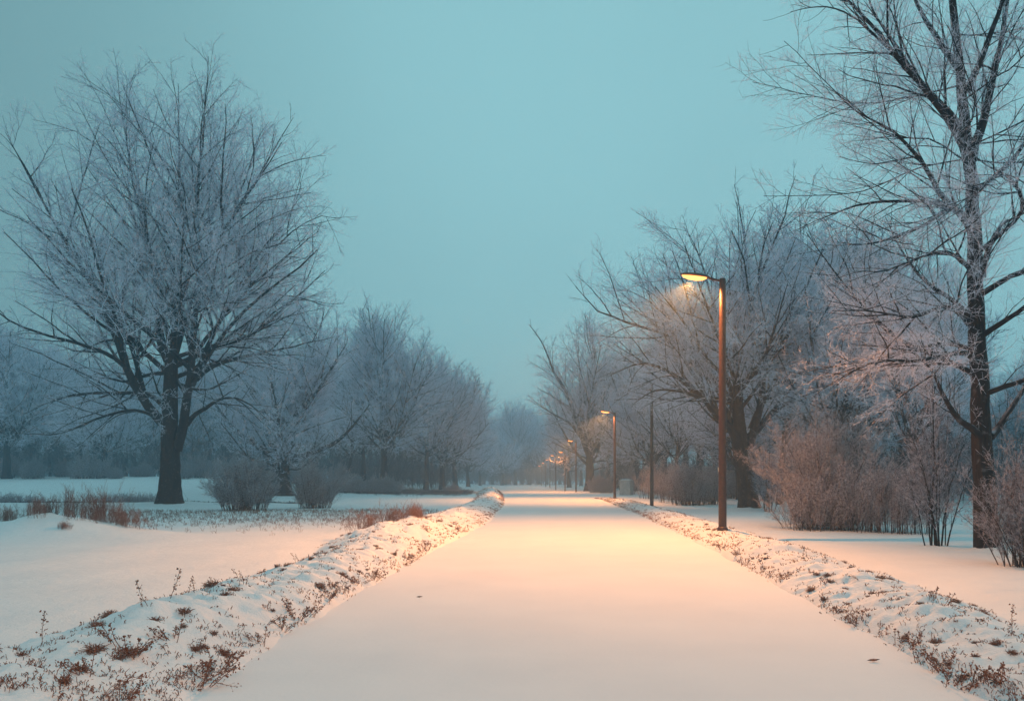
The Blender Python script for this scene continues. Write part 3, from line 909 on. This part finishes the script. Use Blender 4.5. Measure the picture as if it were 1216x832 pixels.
# ------------------------------------------------------------------ dry weeds
def octas(Cn, r, rs):
    """small irregular seed heads / curled leaves"""
    n = len(Cn)
    base = np.array([[1,0,0],[-1,0,0],[0,1,0],[0,-1,0],[0,0,1.2],[0,0,-1.2]], float)
    Q = rs.normal(size=(n, 3, 3)); Q /= np.linalg.norm(Q, axis=2, keepdims=True)
    V = Cn[:, None] + r[:, None, None] * (base[None] @ Q) * rs.uniform(0.6, 1.3, (n, 6, 1))
    f = np.array([[0,2,4],[2,1,4],[1,3,4],[3,0,4],[2,0,5],[1,2,5],[3,1,5],[0,3,5]])
    F_ = (f[None] + (np.arange(n) * 6)[:, None, None]).reshape(-1, 3)
    return V.reshape(-1, 3), F_

def weed_mesh(name, seed, H, n, spread, lean=0.0, heads=True, seg=6, r=.0028, side=6):
    rs = np.random.RandomState(seed)
    az = rs.rand(n) * 6.28
    P = np.zeros((n, seg + 1, 3))
    P[:, 0, 2] = -0.04
    P[:, 0, :2] = rs.normal(size=(n, 2)) * 0.02
    d_ = np.stack([np.cos(az) * spread + lean, np.sin(az) * spread, np.ones(n)], 1)
    for j in range(seg):
        d_ = d_ + rs.normal(size=(n, 3)) * 0.13 + np.array([lean * .12, 0, -0.03])
        d_ /= np.linalg.norm(d_, axis=1, keepdims=True)
        P[:, j + 1] = P[:, j] + d_ * (H / seg) * rs.uniform(.6, 1.1, n)[:, None]
    Rd = np.full((n, seg + 1), r) * np.linspace(1.2, .55, seg + 1)[None]
    c2 = spawn(P, Rd, rs, 100, side, side + 3, 0.25, 42, 14, 0.20, 2, 0.15, 0.06, None, 0.02, r * .5, lmin=0.008)
    v1, q1 = tubes(P, Rd, 4, rs); v2, q2 = tubes(*c2, 3, rs)
    fl = [q1, q2 + len(v1)]
    Cn = np.concatenate([c2[0][:, -1], P[:, -1], P[:, -2]])
    vo, fo = octas(Cn, rs.uniform(.005, .012, len(Cn)) * (1 if heads else .6), rs)
    V = np.concatenate([v1, v2, vo])
    return mesh_np(name, V, [np.concatenate(fl), fo + len(v1) + len(v2)], [M_WEED])

def tuft_mesh(name, seed, Rr, n, H=0.07):
    """low curled clump of dead leaves poking out of the snow"""
    rs = np.random.RandomState(seed)
    az = rs.rand(n) * 6.28; rad = np.sqrt(rs.rand(n)) * Rr
    P = np.zeros((n, 4, 3))
    P[:, 0] = np.stack([np.cos(az) * rad * .55, np.sin(az) * rad * .55, np.full(n, -.02)], 1)
    d_ = np.stack([np.cos(az) * .6 + rs.normal(size=n) * .5, np.sin(az) * .6 + rs.normal(size=n) * .5, np.ones(n) * .9], 1)
    for j in range(3):
        d_ += rs.normal(size=(n, 3)) * .75; d_[:, 2] -= .22
        d_ /= np.linalg.norm(d_, axis=1, keepdims=True)
        P[:, j + 1] = P[:, j] + d_ * H * .5 * rs.uniform(.6, 1.3, n)[:, None]
    Rd = np.full((n, 4), .0028) * np.array([1, 1.6, 1.3, .4])[None]
    v, q = tubes(P, Rd, 3, rs)
    k = n // 2
    vo, fo = octas(P[:k, 2], rs.uniform(.004, .011, k), rs)
    return mesh_np(name, np.concatenate([v, vo]), [q, fo + len(v)], [M_WEED])

W_TALL = [weed_mesh('stalk_a', 71, .38, 1, .12, .18, side=14), weed_mesh('stalk_b', 72, .30, 2, .25, 0, side=10), weed_mesh('stalk_c', 73, .24, 4, .5, 0, side=7),
          weed_mesh('stalk_d', 74, .5, 5, .25, .75, side=9), weed_mesh('stalk_e', 75, .22, 7, .7, .1, side=7)]
TUFTS = [tuft_mesh('tuft_a', 81, .11, 110), tuft_mesh('tuft_b', 82, .08, 80), tuft_mesh('tuft_c', 83, .14, 130, .09)]

def plantat(x, y, me, label, name, cat, s=1.0, rz=0.0, group=None):
    o = link(name, me)
    o.location = (x, y, hz(x, y) + .004)
    o.rotation_euler = (0, 0, rz)
    o.scale = (s, s, s)
    tag(o, label, cat, group)
    return o
# where the photo shows stalks: (px, d, kind, scale, rz, label)
def onbank(px, row, guess=9.0):
    """the point of the modelled ground seen in that column and row"""
    dd = np.linspace(5, 60, 3000)
    xs_ = (px - 608) / F_PX * dd
    zz = height(xs_, dd)
    rows = HOR + (CAM_H - zz) / dd * F_PX
    i_ = np.argmax(rows <= row)
    return float(xs_[i_]), float(dd[i_])
stalks = [
 (197,712,0,1.25,0.3,'tallest bare stalk with seed heads, leaning right on the left bank crest'),
 (180,722,0,1.0,3.0,'thin stalk leaning left beside the tallest stalk of the left bank'),
 (228,703,1,.9,0.5,'short upright stalk just right of the tallest stalk on the left bank'),
 (256,700,1,.75,1.5,'small forked stalk between the tallest stalk and the bank hump'),
 (286,693,1,.95,2.0,'upright forked stalk halfway along the left bank crest'),
 (312,688,1,.8,4.0,'short stalk on the left bank crest, right of the upright forked one'),
 (45,768,0,1.1,1.2,'lone upright stalk at the left border end of the bank crest'),
 (4,776,3,.55,3.2,'bent stalk cut by the left border of the view'),
 (112,752,1,.8,.2,'single thin upright stalk low on the left bank crest'),
 (140,765,2,1.2,.2,'bushy weed with many seed heads near the left end of the bank'),
 (160,778,4,1.2,1.0,'spreading weed beside the bushy one near the left end of the bank'),
 (232,815,3,.95,.25,'long bent weed stems leaning right at the path edge of the left bank'),
 (205,808,3,.7,.6,'smaller bent weed left of the long bent stems at the path edge'),
 (262,796,4,1.4,.2,'spreading reddish weed beside the long bent stems at the path edge'),
 (243,812,4,1.5,2.2,'dense reddish weed at the very foot of the left bank'),
 (120,826,3,.8,.4,'weed arching over the snow at the bottom of the left bank'),
 (150,830,4,1.1,1.4,'low weed at the bottom of the left bank beside the arching one'),
 (316,742,3,.6,.2,'thin arching twig in the snow on the middle of the left bank'),
 (355,735,4,1.35,.2,'large reddish weed patch plant at the path edge of the left bank'),
 (335,748,4,1.1,2.2,'reddish weed left of the large one at the path edge'),
 (370,730,2,1.1,3.2,'upright reddish weed right of the large one at the path edge'),
 (390,712,4,1.1,1.2,'reddish weed further up the path edge of the left bank'),
 (405,703,4,1.1,2.9,'reddish weed near the top of the left path-edge row'),
 (352,668,1,.9,1.9,'thin stalk on the far crest of the left bank before the hump'),
 (392,655,3,.5,.1,'arching stalk rising to the right before the bank hump'),
 (380,662,2,.8,.8,'small bushy weed before the bank hump'),
 (1130,820,4,1.5,.8,'spreading weed at the path edge in the lower right corner'),
 (1155,828,2,1.5,2.8,'upright weed with several stems in the lower right corner'),
 (1178,812,2,1.2,.9,'small upright weed on the right bank close to the lower right corner'),
 (1085,768,2,1.1,.9,'upright weed at the path edge midway along the right bank'),
 (1068,762,4,1.0,.5,'spreading weed next to the upright one midway along the right bank'),
 (1118,795,4,1.2,2.5,'weed at the path edge just above the lower right corner'),
 (1018,742,4,1.1,3.5,'small weed at the path edge halfway up the right bank'),
 (1105,712,2,1.0,1.2,'bushy weed on the back crest of the right bank'),
 (1122,718,2,.9,2.2,'rounder of the two bushy weeds on the back crest of the right bank'),
 (1198,752,0,1.0,.2,'leaning stalk on the crest of the right bank near the right border'),
 (1020,688,3,.45,3.1,'thin stalk leaning left on the far crest of the right bank'),
 (956,662,1,.9,.1,'fine upright stalk behind the right bank near the lamp'),
 (980,668,1,.8,1.1,'fine forked stalk behind the right bank, right of the other'),
]
for (px, row, k, s, rz, lab) in stalks:
    x, y = onbank(px, row)
    plantat(x, y, W_TALL[k], lab, 'weed', 'weed', s * 0.95, rz)

# brown tufts on both banks
rs = np.random.RandomState(91)
G6 = 'brown dead-leaf tufts poking out of the left bank'
G7 = 'brown dead-leaf tufts poking out of the right bank'
for side, cnt in ((0, 105), (1, 92)):
    c_ = 0
    while c_ < cnt:
        y = 5.4 + 22 * rs.rand() ** 1.5
        u = rs.uniform(.05, .9)
        x = xl(y) - u * lw(y) if side == 0 else xr(y) + u * rw(y)
        k = rs.randint(3)
        plantat(x, y, TUFTS[k], 'brown dead-leaf tuft poking out of the snowy %s bank' % ('left' if side == 0 else 'right'), 'leaf_tuft', 'tuft', rs.uniform(.3, .85), rs.rand() * 6.28, G6 if side == 0 else G7)
        c_ += 1

G8 = 'reddish weeds along the foot of the left bank'
G9 = 'reddish weeds along the foot of the right bank'
for k in range(46):
    left = k % 5 < 3
    y = 5.6 + 20 * rs.rand() ** 1.3
    u = abs(rs.normal()) * .09 + .03
    x = xl(y) - u * lw(y) if left else xr(y) + u * rw(y)
    plantat(x, y, W_TALL[(4, 2, 4)[k % 3]], 'reddish weed at the foot of the snowy %s bank' % ('left' if left else 'right'), 'weed', 'weed', rs.uniform(.5, 1.15), rs.rand() * 6.28, G8 if left else G9)
# ground cover: countless tiny leaf bits and stems on the banks and sparse meadow stubble
def scatter_cover(name, label, pts, size, rs, nper, H, mat, rad=.0022, spread=.5):
    n = len(pts)
    idx = np.repeat(np.arange(n), nper); m_ = len(idx)
    P = np.zeros((m_, 3, 3))
    P[:, 0] = pts[idx] + np.concatenate([rs.normal(size=(m_, 2)) * size[idx][:, None], np.zeros((m_, 1))], 1)
    d_ = np.stack([rs.normal(size=m_) * spread, rs.normal(size=m_) * spread, np.ones(m_)], 1)
    hh = (H * rs.uniform(.4, 1.2, m_))[:, None]
    d_ /= np.linalg.norm(d_, axis=1, keepdims=True)
    P[:, 1] = P[:, 0] + d_ * hh * .6
    d_ = d_ + rs.normal(size=(m_, 3)) * .5
    d_ /= np.linalg.norm(d_, axis=1, keepdims=True)
    P[:, 2] = P[:, 1] + d_ * hh * .5
    P[:, 0, 2] -= .015
    Rd = np.repeat(rad[idx][:, None] if hasattr(rad, '__len__') else np.full((m_, 1), rad), 3, 1) * np.array([.8, 1.3, .7])[None]
    v, q = tubes(P, Rd, 3, rs)
    vo, fo = octas(P[:, 2], Rd[:, 0] * rs.uniform(.5, 4.2, m_) ** 1.0, rs)
    o = link(name, mesh_np(name, np.concatenate([v, vo]), [q, fo + len(v)], [mat]))
    tag(o, label, 'ground cover', kind='stuff')
    return o
rs = np.random.RandomState(92)
for side in (0, 1):
    n = 4600 if side == 0 else 3600
    y = 5.2 + (118 if side == 0 else 72) * rs.rand(n) ** 2.3
    # denser along the path edge
    edge = rs.rand(n) < .30
    u = np.where(edge, np.abs(rs.normal(size=n)) * .07 + .03, rs.uniform(.0, 1.02, n))
    x = xl(y) - u * lw(y) if side == 0 else xr(y) + u * rw(y)
    # patchy
    keep = (fbm(x * 1.1 + 3, y * .8, 3) + .12 * edge > rs.uniform(-.25, .12, n))
    x, y = x[keep], y[keep]
    pts = np.stack([x, y, height(x, y)], 1)
    size = .012 + .02 * rs.rand(len(x)) + .0010 * y
    rad = .0016 + .00013 * y
    H = .035
    scatter_cover('bank_ground_cover', 'countless tiny brown leaves and stems over the snowy %s bank' % ('left' if side == 0 else 'right'), pts, size, rs, 4, H, M_WEED, rad, 1.3)
# meadow stubble band in front of the bushes, and dark grass line along the ditch
n = 2600
px = rs.uniform(130, 520, n); row = 606 + np.abs(rs.normal(size=n)) * 9
dd = CAM_H * F_PX / (row - HOR)
x = (px - 608) / F_PX * dd; y = dd
k = x < xl(y) - lw(y)
pts = np.stack([x[k], y[k], height(x[k], y[k])], 1)
scatter_cover('meadow_stubble', 'sparse brown stubble dotting the snow in front of the rounded bushes', pts, np.full(len(pts), .05), rs, 3, .13, M_WEED, .0042)
n = 5000
x = rs.uniform(-62, -15.5, n); y = 57.6 + rs.normal(size=n) * .55
pts = np.stack([x, y, height(x, y)], 1)
scatter_cover('ditch_grass', 'dark grass line along the shallow ditch across the left meadow', pts, np.full(n, .12), rs, 5, .17, M_LIMB, .012, .6)
n = 1500
x = np.concatenate([rs.uniform(-62, -38, n), rs.normal(-36, 1.5, 200), rs.normal(-27.5, 1.5, 250)]); n = len(x)
y = 57.2 + rs.normal(size=n) * .6
pts = np.stack([x, y, height(x, y)], 1)
scatter_cover('ditch_weeds', 'taller frosted weeds standing along the meadow ditch', pts, np.full(n, .12), rs, 4, .75, M_BUSH, .008, .25)
n = 2600
px = rs.uniform(395, 560, n); row = 585 + rs.normal(size=n) * 1.3
dd = CAM_H * F_PX / (row - HOR)
x = (px - 608) / F_PX * dd; y = dd
pts = np.stack([x, y, height(x, y)], 1)
scatter_cover('far_meadow_grass', 'thin grey grass strip across the far left meadow', pts, np.full(n, .3), rs, 4, .25, M_BUSHSTEM, .013, .5)
# saplings and brush filling the woods behind both edges: one mass
def wood_brush(name, label, x, y, Hlo, Hhi, rs, tw):
    n = len(x)
    K = 5
    P = np.zeros((n, K + 1, 3))
    P[:, 0] = np.stack([x, y, height(x, y) - .1], 1)
    H = rs.uniform(Hlo, Hhi, n) * (1 + fbm(x * .08, y * .08, 2))
    d_ = np.stack([rs.normal(size=n) * .22, rs.normal(size=n) * .22, np.ones(n)], 1)
    for j in range(K):
        d_ = d_ + rs.normal(size=(n, 3)) * .08
        d_ /= np.linalg.norm(d_, axis=1, keepdims=True)
        P[:, j + 1] = P[:, j] + d_ * (H / K)[:, None]
    Rd = .035 * (H / 5)[:, None] * np.linspace(1, .3, K + 1)[None]
    c2 = spawn(P, Rd, rs, 100, 9, 13, .12, 42, 12, .38, 3, .1, .05, None, .012, tw * 1.3, lmin=.1)
    c3 = spawn(*c2, rs, 100, 5, 8, .1, 42, 12, .5, 2, .1, .03, None, .012, tw, lmin=.1)
    vs, fs, ms, off = [], [], [], 0
    for (P_, R_), S, mt in (((P, Rd), 4, 0), (c2, 3, 0), (c3, 3, 1)):
        v, q = tubes(P_, R_, S, rs)
        vs.append(v); fs.append(q + off); ms.append(np.full(len(q), mt)); off += len(v)
    o = link(name, mesh_np(name, np.concatenate(vs), [np.concatenate(fs)], [M_LIMB, M_BRUSH], np.concatenate(ms)))
    tag(o, label, 'undergrowth', kind='stuff')
n = 1500
wood_brush('undergrowth', 'dim mass of saplings and brush filling the wood beyond the left meadow', rs.uniform(-150, -12, n), rs.uniform(122, 185, n), 2.5, 8, rs, .03)
n = 1300
x = rs.uniform(17, 90, n)
wood_brush('undergrowth', 'dim mass of saplings and brush filling the wood on the right side', x, rs.uniform(58, 135, n) + np.maximum(0, 26 - x) * 4, 1.8, 7, rs, .022)
n = 500
wood_brush('undergrowth', 'blue hazy brush closing the far end of the path', rs.uniform(-45, 45, n), rs.uniform(280, 330, n), 4, 12, rs, .05)

# a few dark leaves lying on the path
def leaf(x, y, s, rz):
    V = [(-.06,0,0.012),(-.02,.018,.02),(.03,.014,.016),(.065,0,.022),(.02,-.016,.012),(-.03,-.012,.018),(0,0,.03),(0,0,.004)]
    Fq = np.array([(0,1,6),(1,2,6),(2,3,6),(3,4,6),(4,5,6),(5,0,6),(1,0,7),(2,1,7),(3,2,7),(4,3,7),(5,4,7),(0,5,7)])
    return V, Fq
V, Fq = leaf(0, 0, 1, 0)
lm = mesh_np('dead_leaf', np.array(V), [Fq], [M_WEED])
for (px, row, s, lab) in ((1037, 785, 1.0, 'single dead leaf lying on the path before the right bank'), (498, 709, .8, 'thin dead leaf on the snowy path near the left bank')):
    d_ = CAM_H * F_PX / (row - HOR)
    o = link('dead_leaf', lm); o.location = (X(px, d_), d_, 0.0); o.scale = (s, s, s); tag(o, lab, 'leaf')

# ------------------------------------------------------------------ street lamps
def lathe(profile, S=24, cap=True):
    a = np.arange(S) * 2 * np.pi / S
    V = np.concatenate([np.stack([r * np.cos(a), r * np.sin(a), np.full(S, z)], 1) for r, z in profile])
    K = len(profile) - 1
    k = (np.arange(K) * S)[:, None]; s = np.arange(S)[None]; s2 = (s + 1) % S
    q = np.stack([k + s, k + s2, k + S + s2, k + S + s], -1).reshape(-1, 4)
    return V, q
def box(cx, cy_, cz, sx, sy, sz):
    v = np.array([(x, y, z) for z in (-1, 1) for y in (-1, 1) for x in (-1, 1)], float) * np.array([sx, sy, sz]) / 2 + np.array([cx, cy_, cz])
    q = np.array([(0,2,3,1),(4,5,7,6),(0,1,5,4),(2,6,7,3),(0,4,6,2),(1,3,7,5)])
    return v, q
def join(parts):
    vs, fs, off = [], [], 0
    for v, q in parts:
        vs.append(v); fs.append(q + off); off += len(v)
    return np.concatenate(vs), [np.concatenate(fs)]

LH = 7.25   # height of the pole
def loft(sections, S=20):
    """sections: (x, z_centre, half width y, up, down) along -x; closed ends"""
    a = np.arange(S) * 2 * np.pi / S
    V = []
    for (x, zc, wy, up, dn) in sections:
        zz = np.where(np.sin(a) > 0, np.sin(a) * up, np.sin(a) * dn)
        V.append(np.stack([np.full(S, x), np.cos(a) * wy, zc + zz], 1))
    V = np.concatenate(V)
    K = len(sections) - 1
    k = (np.arange(K) * S)[:, None]; s = np.arange(S)[None]; s2 = (s + 1) % S
    q = np.stack([k + s, k + s2, k + S + s2, k + S + s], -1).reshape(-1, 4)
    return V, q
def make_lamp():
    r = empty('street_lamp', (0, 0, 0))
    v, q = lathe([(0.115, -0.3), (0.115, 0.0), (0.112, 1.2), (0.108, 2.2), (0.104, 3.5), (0.098, 5.5), (0.092, LH - 0.03), (0.085, LH), (0.0, LH + .005)])
    pole = kid(r, link('pole', mesh_np('lamp_pole', v, [q], [M_RUST]), r))
    v, q = lathe([(0.15, -0.1), (0.15, 0.05), (0.125, 0.09), (0.118, 0.092)])
    kid(r, link('base_collar', mesh_np('lamp_collar', v, [q], [M_RUST]), r))
    # arm: short tube rising gently to the left
    P = smooth_poly([(-0.02, 0, LH - .07), (-0.22, 0, LH - .03), (-0.42, 0, LH + .03)], 8)[None]
    v, q = tubes(P, np.full((1, 9), .032), 10, np.random.RandomState(1))
    kid(r, link('arm', mesh_np('lamp_arm', v, [q], [M_RUST]), r))
    # housing: flat cobra head
    zc = LH + .07
    secs = [(-.36, zc - .045, .03, .03, .03), (-.40, zc - .04, .06, .05, .035), (-.52, zc - .02, .11, .075, .035), (-.75, zc + .005, .155, .085, .03), (-1.0, zc + .03, .15, .075, .026), (-1.15, zc + .045, .10, .05, .02), (-1.22, zc + .055, .03, .02, .012), (-1.225, zc + .055, .004, .003, .002)]
    v, q = loft(secs)
    head = kid(r, link('lamp_head', mesh_np('lamp_head', v, [q], [M_HEAD]), r))
    secs = [(-.46, zc - .05, .05, .01, .02), (-.56, zc - .045, .10, .01, .075), (-.75, zc - .03, .135, .01, .10), (-.98, zc - .005, .13, .01, .085), (-1.12, zc + .015, .08, .01, .05), (-1.17, zc + .03, .02, .005, .01)]
    v, q = loft(secs)
    v = np.vstack([v]); 
    lens = kid(head, link('lens', mesh_np('lamp_lens', v, [q], [M_LENS]), head))
    # snow cap lying on the housing is part of the pole's winter look
    v, q = box(-.118, 0, 1.75, .012, .05, .12)
    kid(r, link('number_plate', mesh_np('lamp_plate', v, [q], [M_PLATE], smooth=False), r))
    # the lamp's own light: road optic that throws its light wide and low
    ld = bpy.data.lights.new('lamp_light', 'POINT')
    ld.energy = LAMP_POWER
    ld.color = (1.0, 0.345, 0.085)
    ld.shadow_soft_size = 0.06
    ld.use_nodes = True
    t = ld.node_tree
    em = [n for n in t.nodes if n.type == 'EMISSION'][0]
    c = t.nodes.new('ShaderNodeTexCoord')
    s = t.nodes.new('ShaderNodeSeparateXYZ')
    t.links.new(c.outputs['Normal'], s.inputs[0])
    neg = t.nodes.new('ShaderNodeMath'); neg.operation = 'MULTIPLY'; neg.inputs[1].default_value = -1.0
    t.links.new(s.outputs['Z'], neg.inputs[0])          # cos of the angle from straight down
    mx = t.nodes.new('ShaderNodeMath'); mx.operation = 'MAXIMUM'; mx.inputs[1].default_value = 0.45
    t.links.new(neg.outputs[0], mx.inputs[0])
    pw = t.nodes.new('ShaderNodeMath'); pw.operation = 'POWER'; pw.inputs[1].default_value = -1.8
    t.links.new(mx.outputs[0], pw.inputs[0])
    cut = t.nodes.new('ShaderNodeMapRange'); cut.interpolation_type = 'SMOOTHSTEP'
    cut.inputs['From Min'].default_value = 0.18; cut.inputs['From Max'].default_value = 0.62
    cut.inputs['To Min'].default_value = 0.0; cut.inputs['To Max'].default_value = 1.0
    t.links.new(neg.outputs[0], cut.inputs['Value'])
    m_ = t.nodes.new('ShaderNodeMath'); m_.operation = 'MULTIPLY'
    t.links.new(pw.outputs[0], m_.inputs[0]); t.links.new(cut.outputs[0], m_.inputs[1])
    side = t.nodes.new('ShaderNodeMapRange'); side.interpolation_type = 'SMOOTHSTEP'   # road optic: less light thrown to the house side
    side.inputs['From Min'].default_value = -0.15; side.inputs['From Max'].default_value = 0.75
    side.inputs['To Min'].default_value = 1.0; side.inputs['To Max'].default_value = 0.13
    t.links.new(s.outputs['X'], side.inputs['Value'])
    m2_ = t.nodes.new('ShaderNodeMath'); m2_.operation = 'MULTIPLY'
    t.links.new(m_.outputs[0], m2_.inputs[0]); t.links.new(side.outputs[0], m2_.inputs[1])
    t.links.new(m2_.outputs[0], em.inputs['Strength'])
    lo_ = bpy.data.objects.new('bulb', ld)
    C.objects.link(lo_); lo_.parent = r
    lo_.location = (-.95, 0, zc - .185)
    kid(r, lo_)
    return r
lamp = make_lamp()
far_light = [c for c in KIDS['street_lamp'] if c.type == 'LIGHT'][0].data.copy()
far_light.energy = LAMP_POWER * 0.16      # the far lamps burn dimmer
mid_light = far_light.copy()
mid_light.energy = LAMP_POWER * 0.6
lamps = [
 (23.0, 858, 1.0, 0.0, 'nearest and largest street lamp, rust-brown pole on the right bank, glowing orange'),
 (67.0, 730, 1.0, 0.05, 'second street lamp from the camera, rust-brown pole left of the pale stone block'),
 (113.0, 684, 1.0, 0.0, 'third street lamp, directly left of the warm-lit tree trunk'),
 (125.0, 671, .84, 0.1, 'fourth street lamp, first one left of the lamp at the warm-lit tree'),
 (142.0, 660, .84, -.4, 'fifth street lamp along the path, turned slightly towards the viewer'),
 (175.0, 653, .85, 0.1, 'sixth street lamp along the path, hazy'),
 (205.0, 648, .84, 0.0, 'seventh street lamp along the path, third smallest and hazy'),
 (250.0, 643, .84, 0.0, 'eighth and smallest street lamp at the far end of the row'),
]
for k, (d_, px, s, rz, lab) in enumerate(lamps):
    x = X(px, d_)
    loc = (x, d_, hz(x, d_) if k else hz(x, d_) - .03)
    if k == 0:
        o = lamp; o.location = loc
    else:
        o = copy_thing(lamp, loc, rz, s)
        if k > 1:
            for c in KIDS[o.name]:
                if c.type == 'LIGHT': c.data = far_light if k > 2 else mid_light

    tag(o, lab, 'street lamp', 'street lamps along the right side of the path')
# unseen lamp added behind the viewer, continuing the row, to warm the foreground snow
o = copy_thing(lamp, (4.8, -13.0, hz(4.8, -13.0)), 0.0, 1.0)
rear_fill_light = far_light.copy()
rear_fill_light.energy = LAMP_POWER * 1.35
for c in KIDS[o.name]:
    if c.type == 'LIGHT': c.data = rear_fill_light
tag(o, 'unseen street lamp added behind the viewpoint, continuing the row to warm the foreground', 'street lamp', 'street lamps along the right side of the path')

# ------------------------------------------------------------------ dark unlit pole
d_ = 53.6; x = X(774, d_)
r = empty('utility_pole', (x, d_, hz(x, d_)))
v, q = lathe([(0.13, -0.3), (0.125, 0.5), (0.105, 4.0), (0.085, 8.15), (0.078, 8.2), (0, 8.21)], 14)
kid(r, link('pole', mesh_np('utility_pole', v, [q], [M_DARKPOLE]), r))
v, q = lathe([(0.10, 7.9), (0.10, 8.0)], 14)
kid(r, link('top_band', mesh_np('utility_band', v, [q], [M_HEAD]), r))
tag(r, 'dark slim pole without a lamp, between the second lamp and the nearest lamp', 'pole')

# ------------------------------------------------------------------ pale stone block
d_ = 92.0; x = X(744, d_)
r = empty('stone_block', (x, d_, hz(x, d_)), R(-28))
v, q = box(0, 0, .78, 1.25, 1.2, 1.64)
kid(r, link('body', mesh_np('block_body', v, [q], [M_CONC], smooth=False), r))
v, q = box(0, 0, 1.66, 1.37, 1.32, .12)
kid(r, link('cap', mesh_np('block_cap', v, [q], [M_CONC], smooth=False), r))
v, f = join([loft([(-.6, 1.722, .5, .04, .0), (-.5, 1.722, .6, .09, .0), (.1, 1.722, .62, .11, .0), (.5, 1.722, .58, .08, .0), (.62, 1.722, .48, .03, .0)])])
kid(r, link('snow_cap', mesh_np('block_snow', v, f, [M_SNOW]), r))
tag(r, 'pale square stone block with a snow cap, right of the second lamp', 'stone block')
bush(748, 95.5, m3, 'dark bush rising behind the pale stone block', (.45, .45, 1.75), 1.0)

# ------------------------------------------------------------------ haze
v, q = box(0, 0, 22.0, 1420, 1420, 50.0)
hm = bpy.data.materials.new('haze'); hm.use_nodes = True
t = hm.node_tree; t.nodes.clear()
out = t.nodes.new('ShaderNodeOutputMaterial')
vol = t.nodes.new('ShaderNodeVolumePrincipled')
vol.inputs['Color'].default_value = (0.58, 0.82, 1.0, 1)
vol.inputs['Density'].default_value = HAZE_DENSITY
vol.inputs['Anisotropy'].default_value = 0.15
t.links.new(vol.outputs[0], out.inputs['Volume'])
h = link('haze', mesh_np('haze', v, [q], [hm], smooth=False))
tag(h, 'pale blue winter haze filling the air', 'haze', kind='stuff')
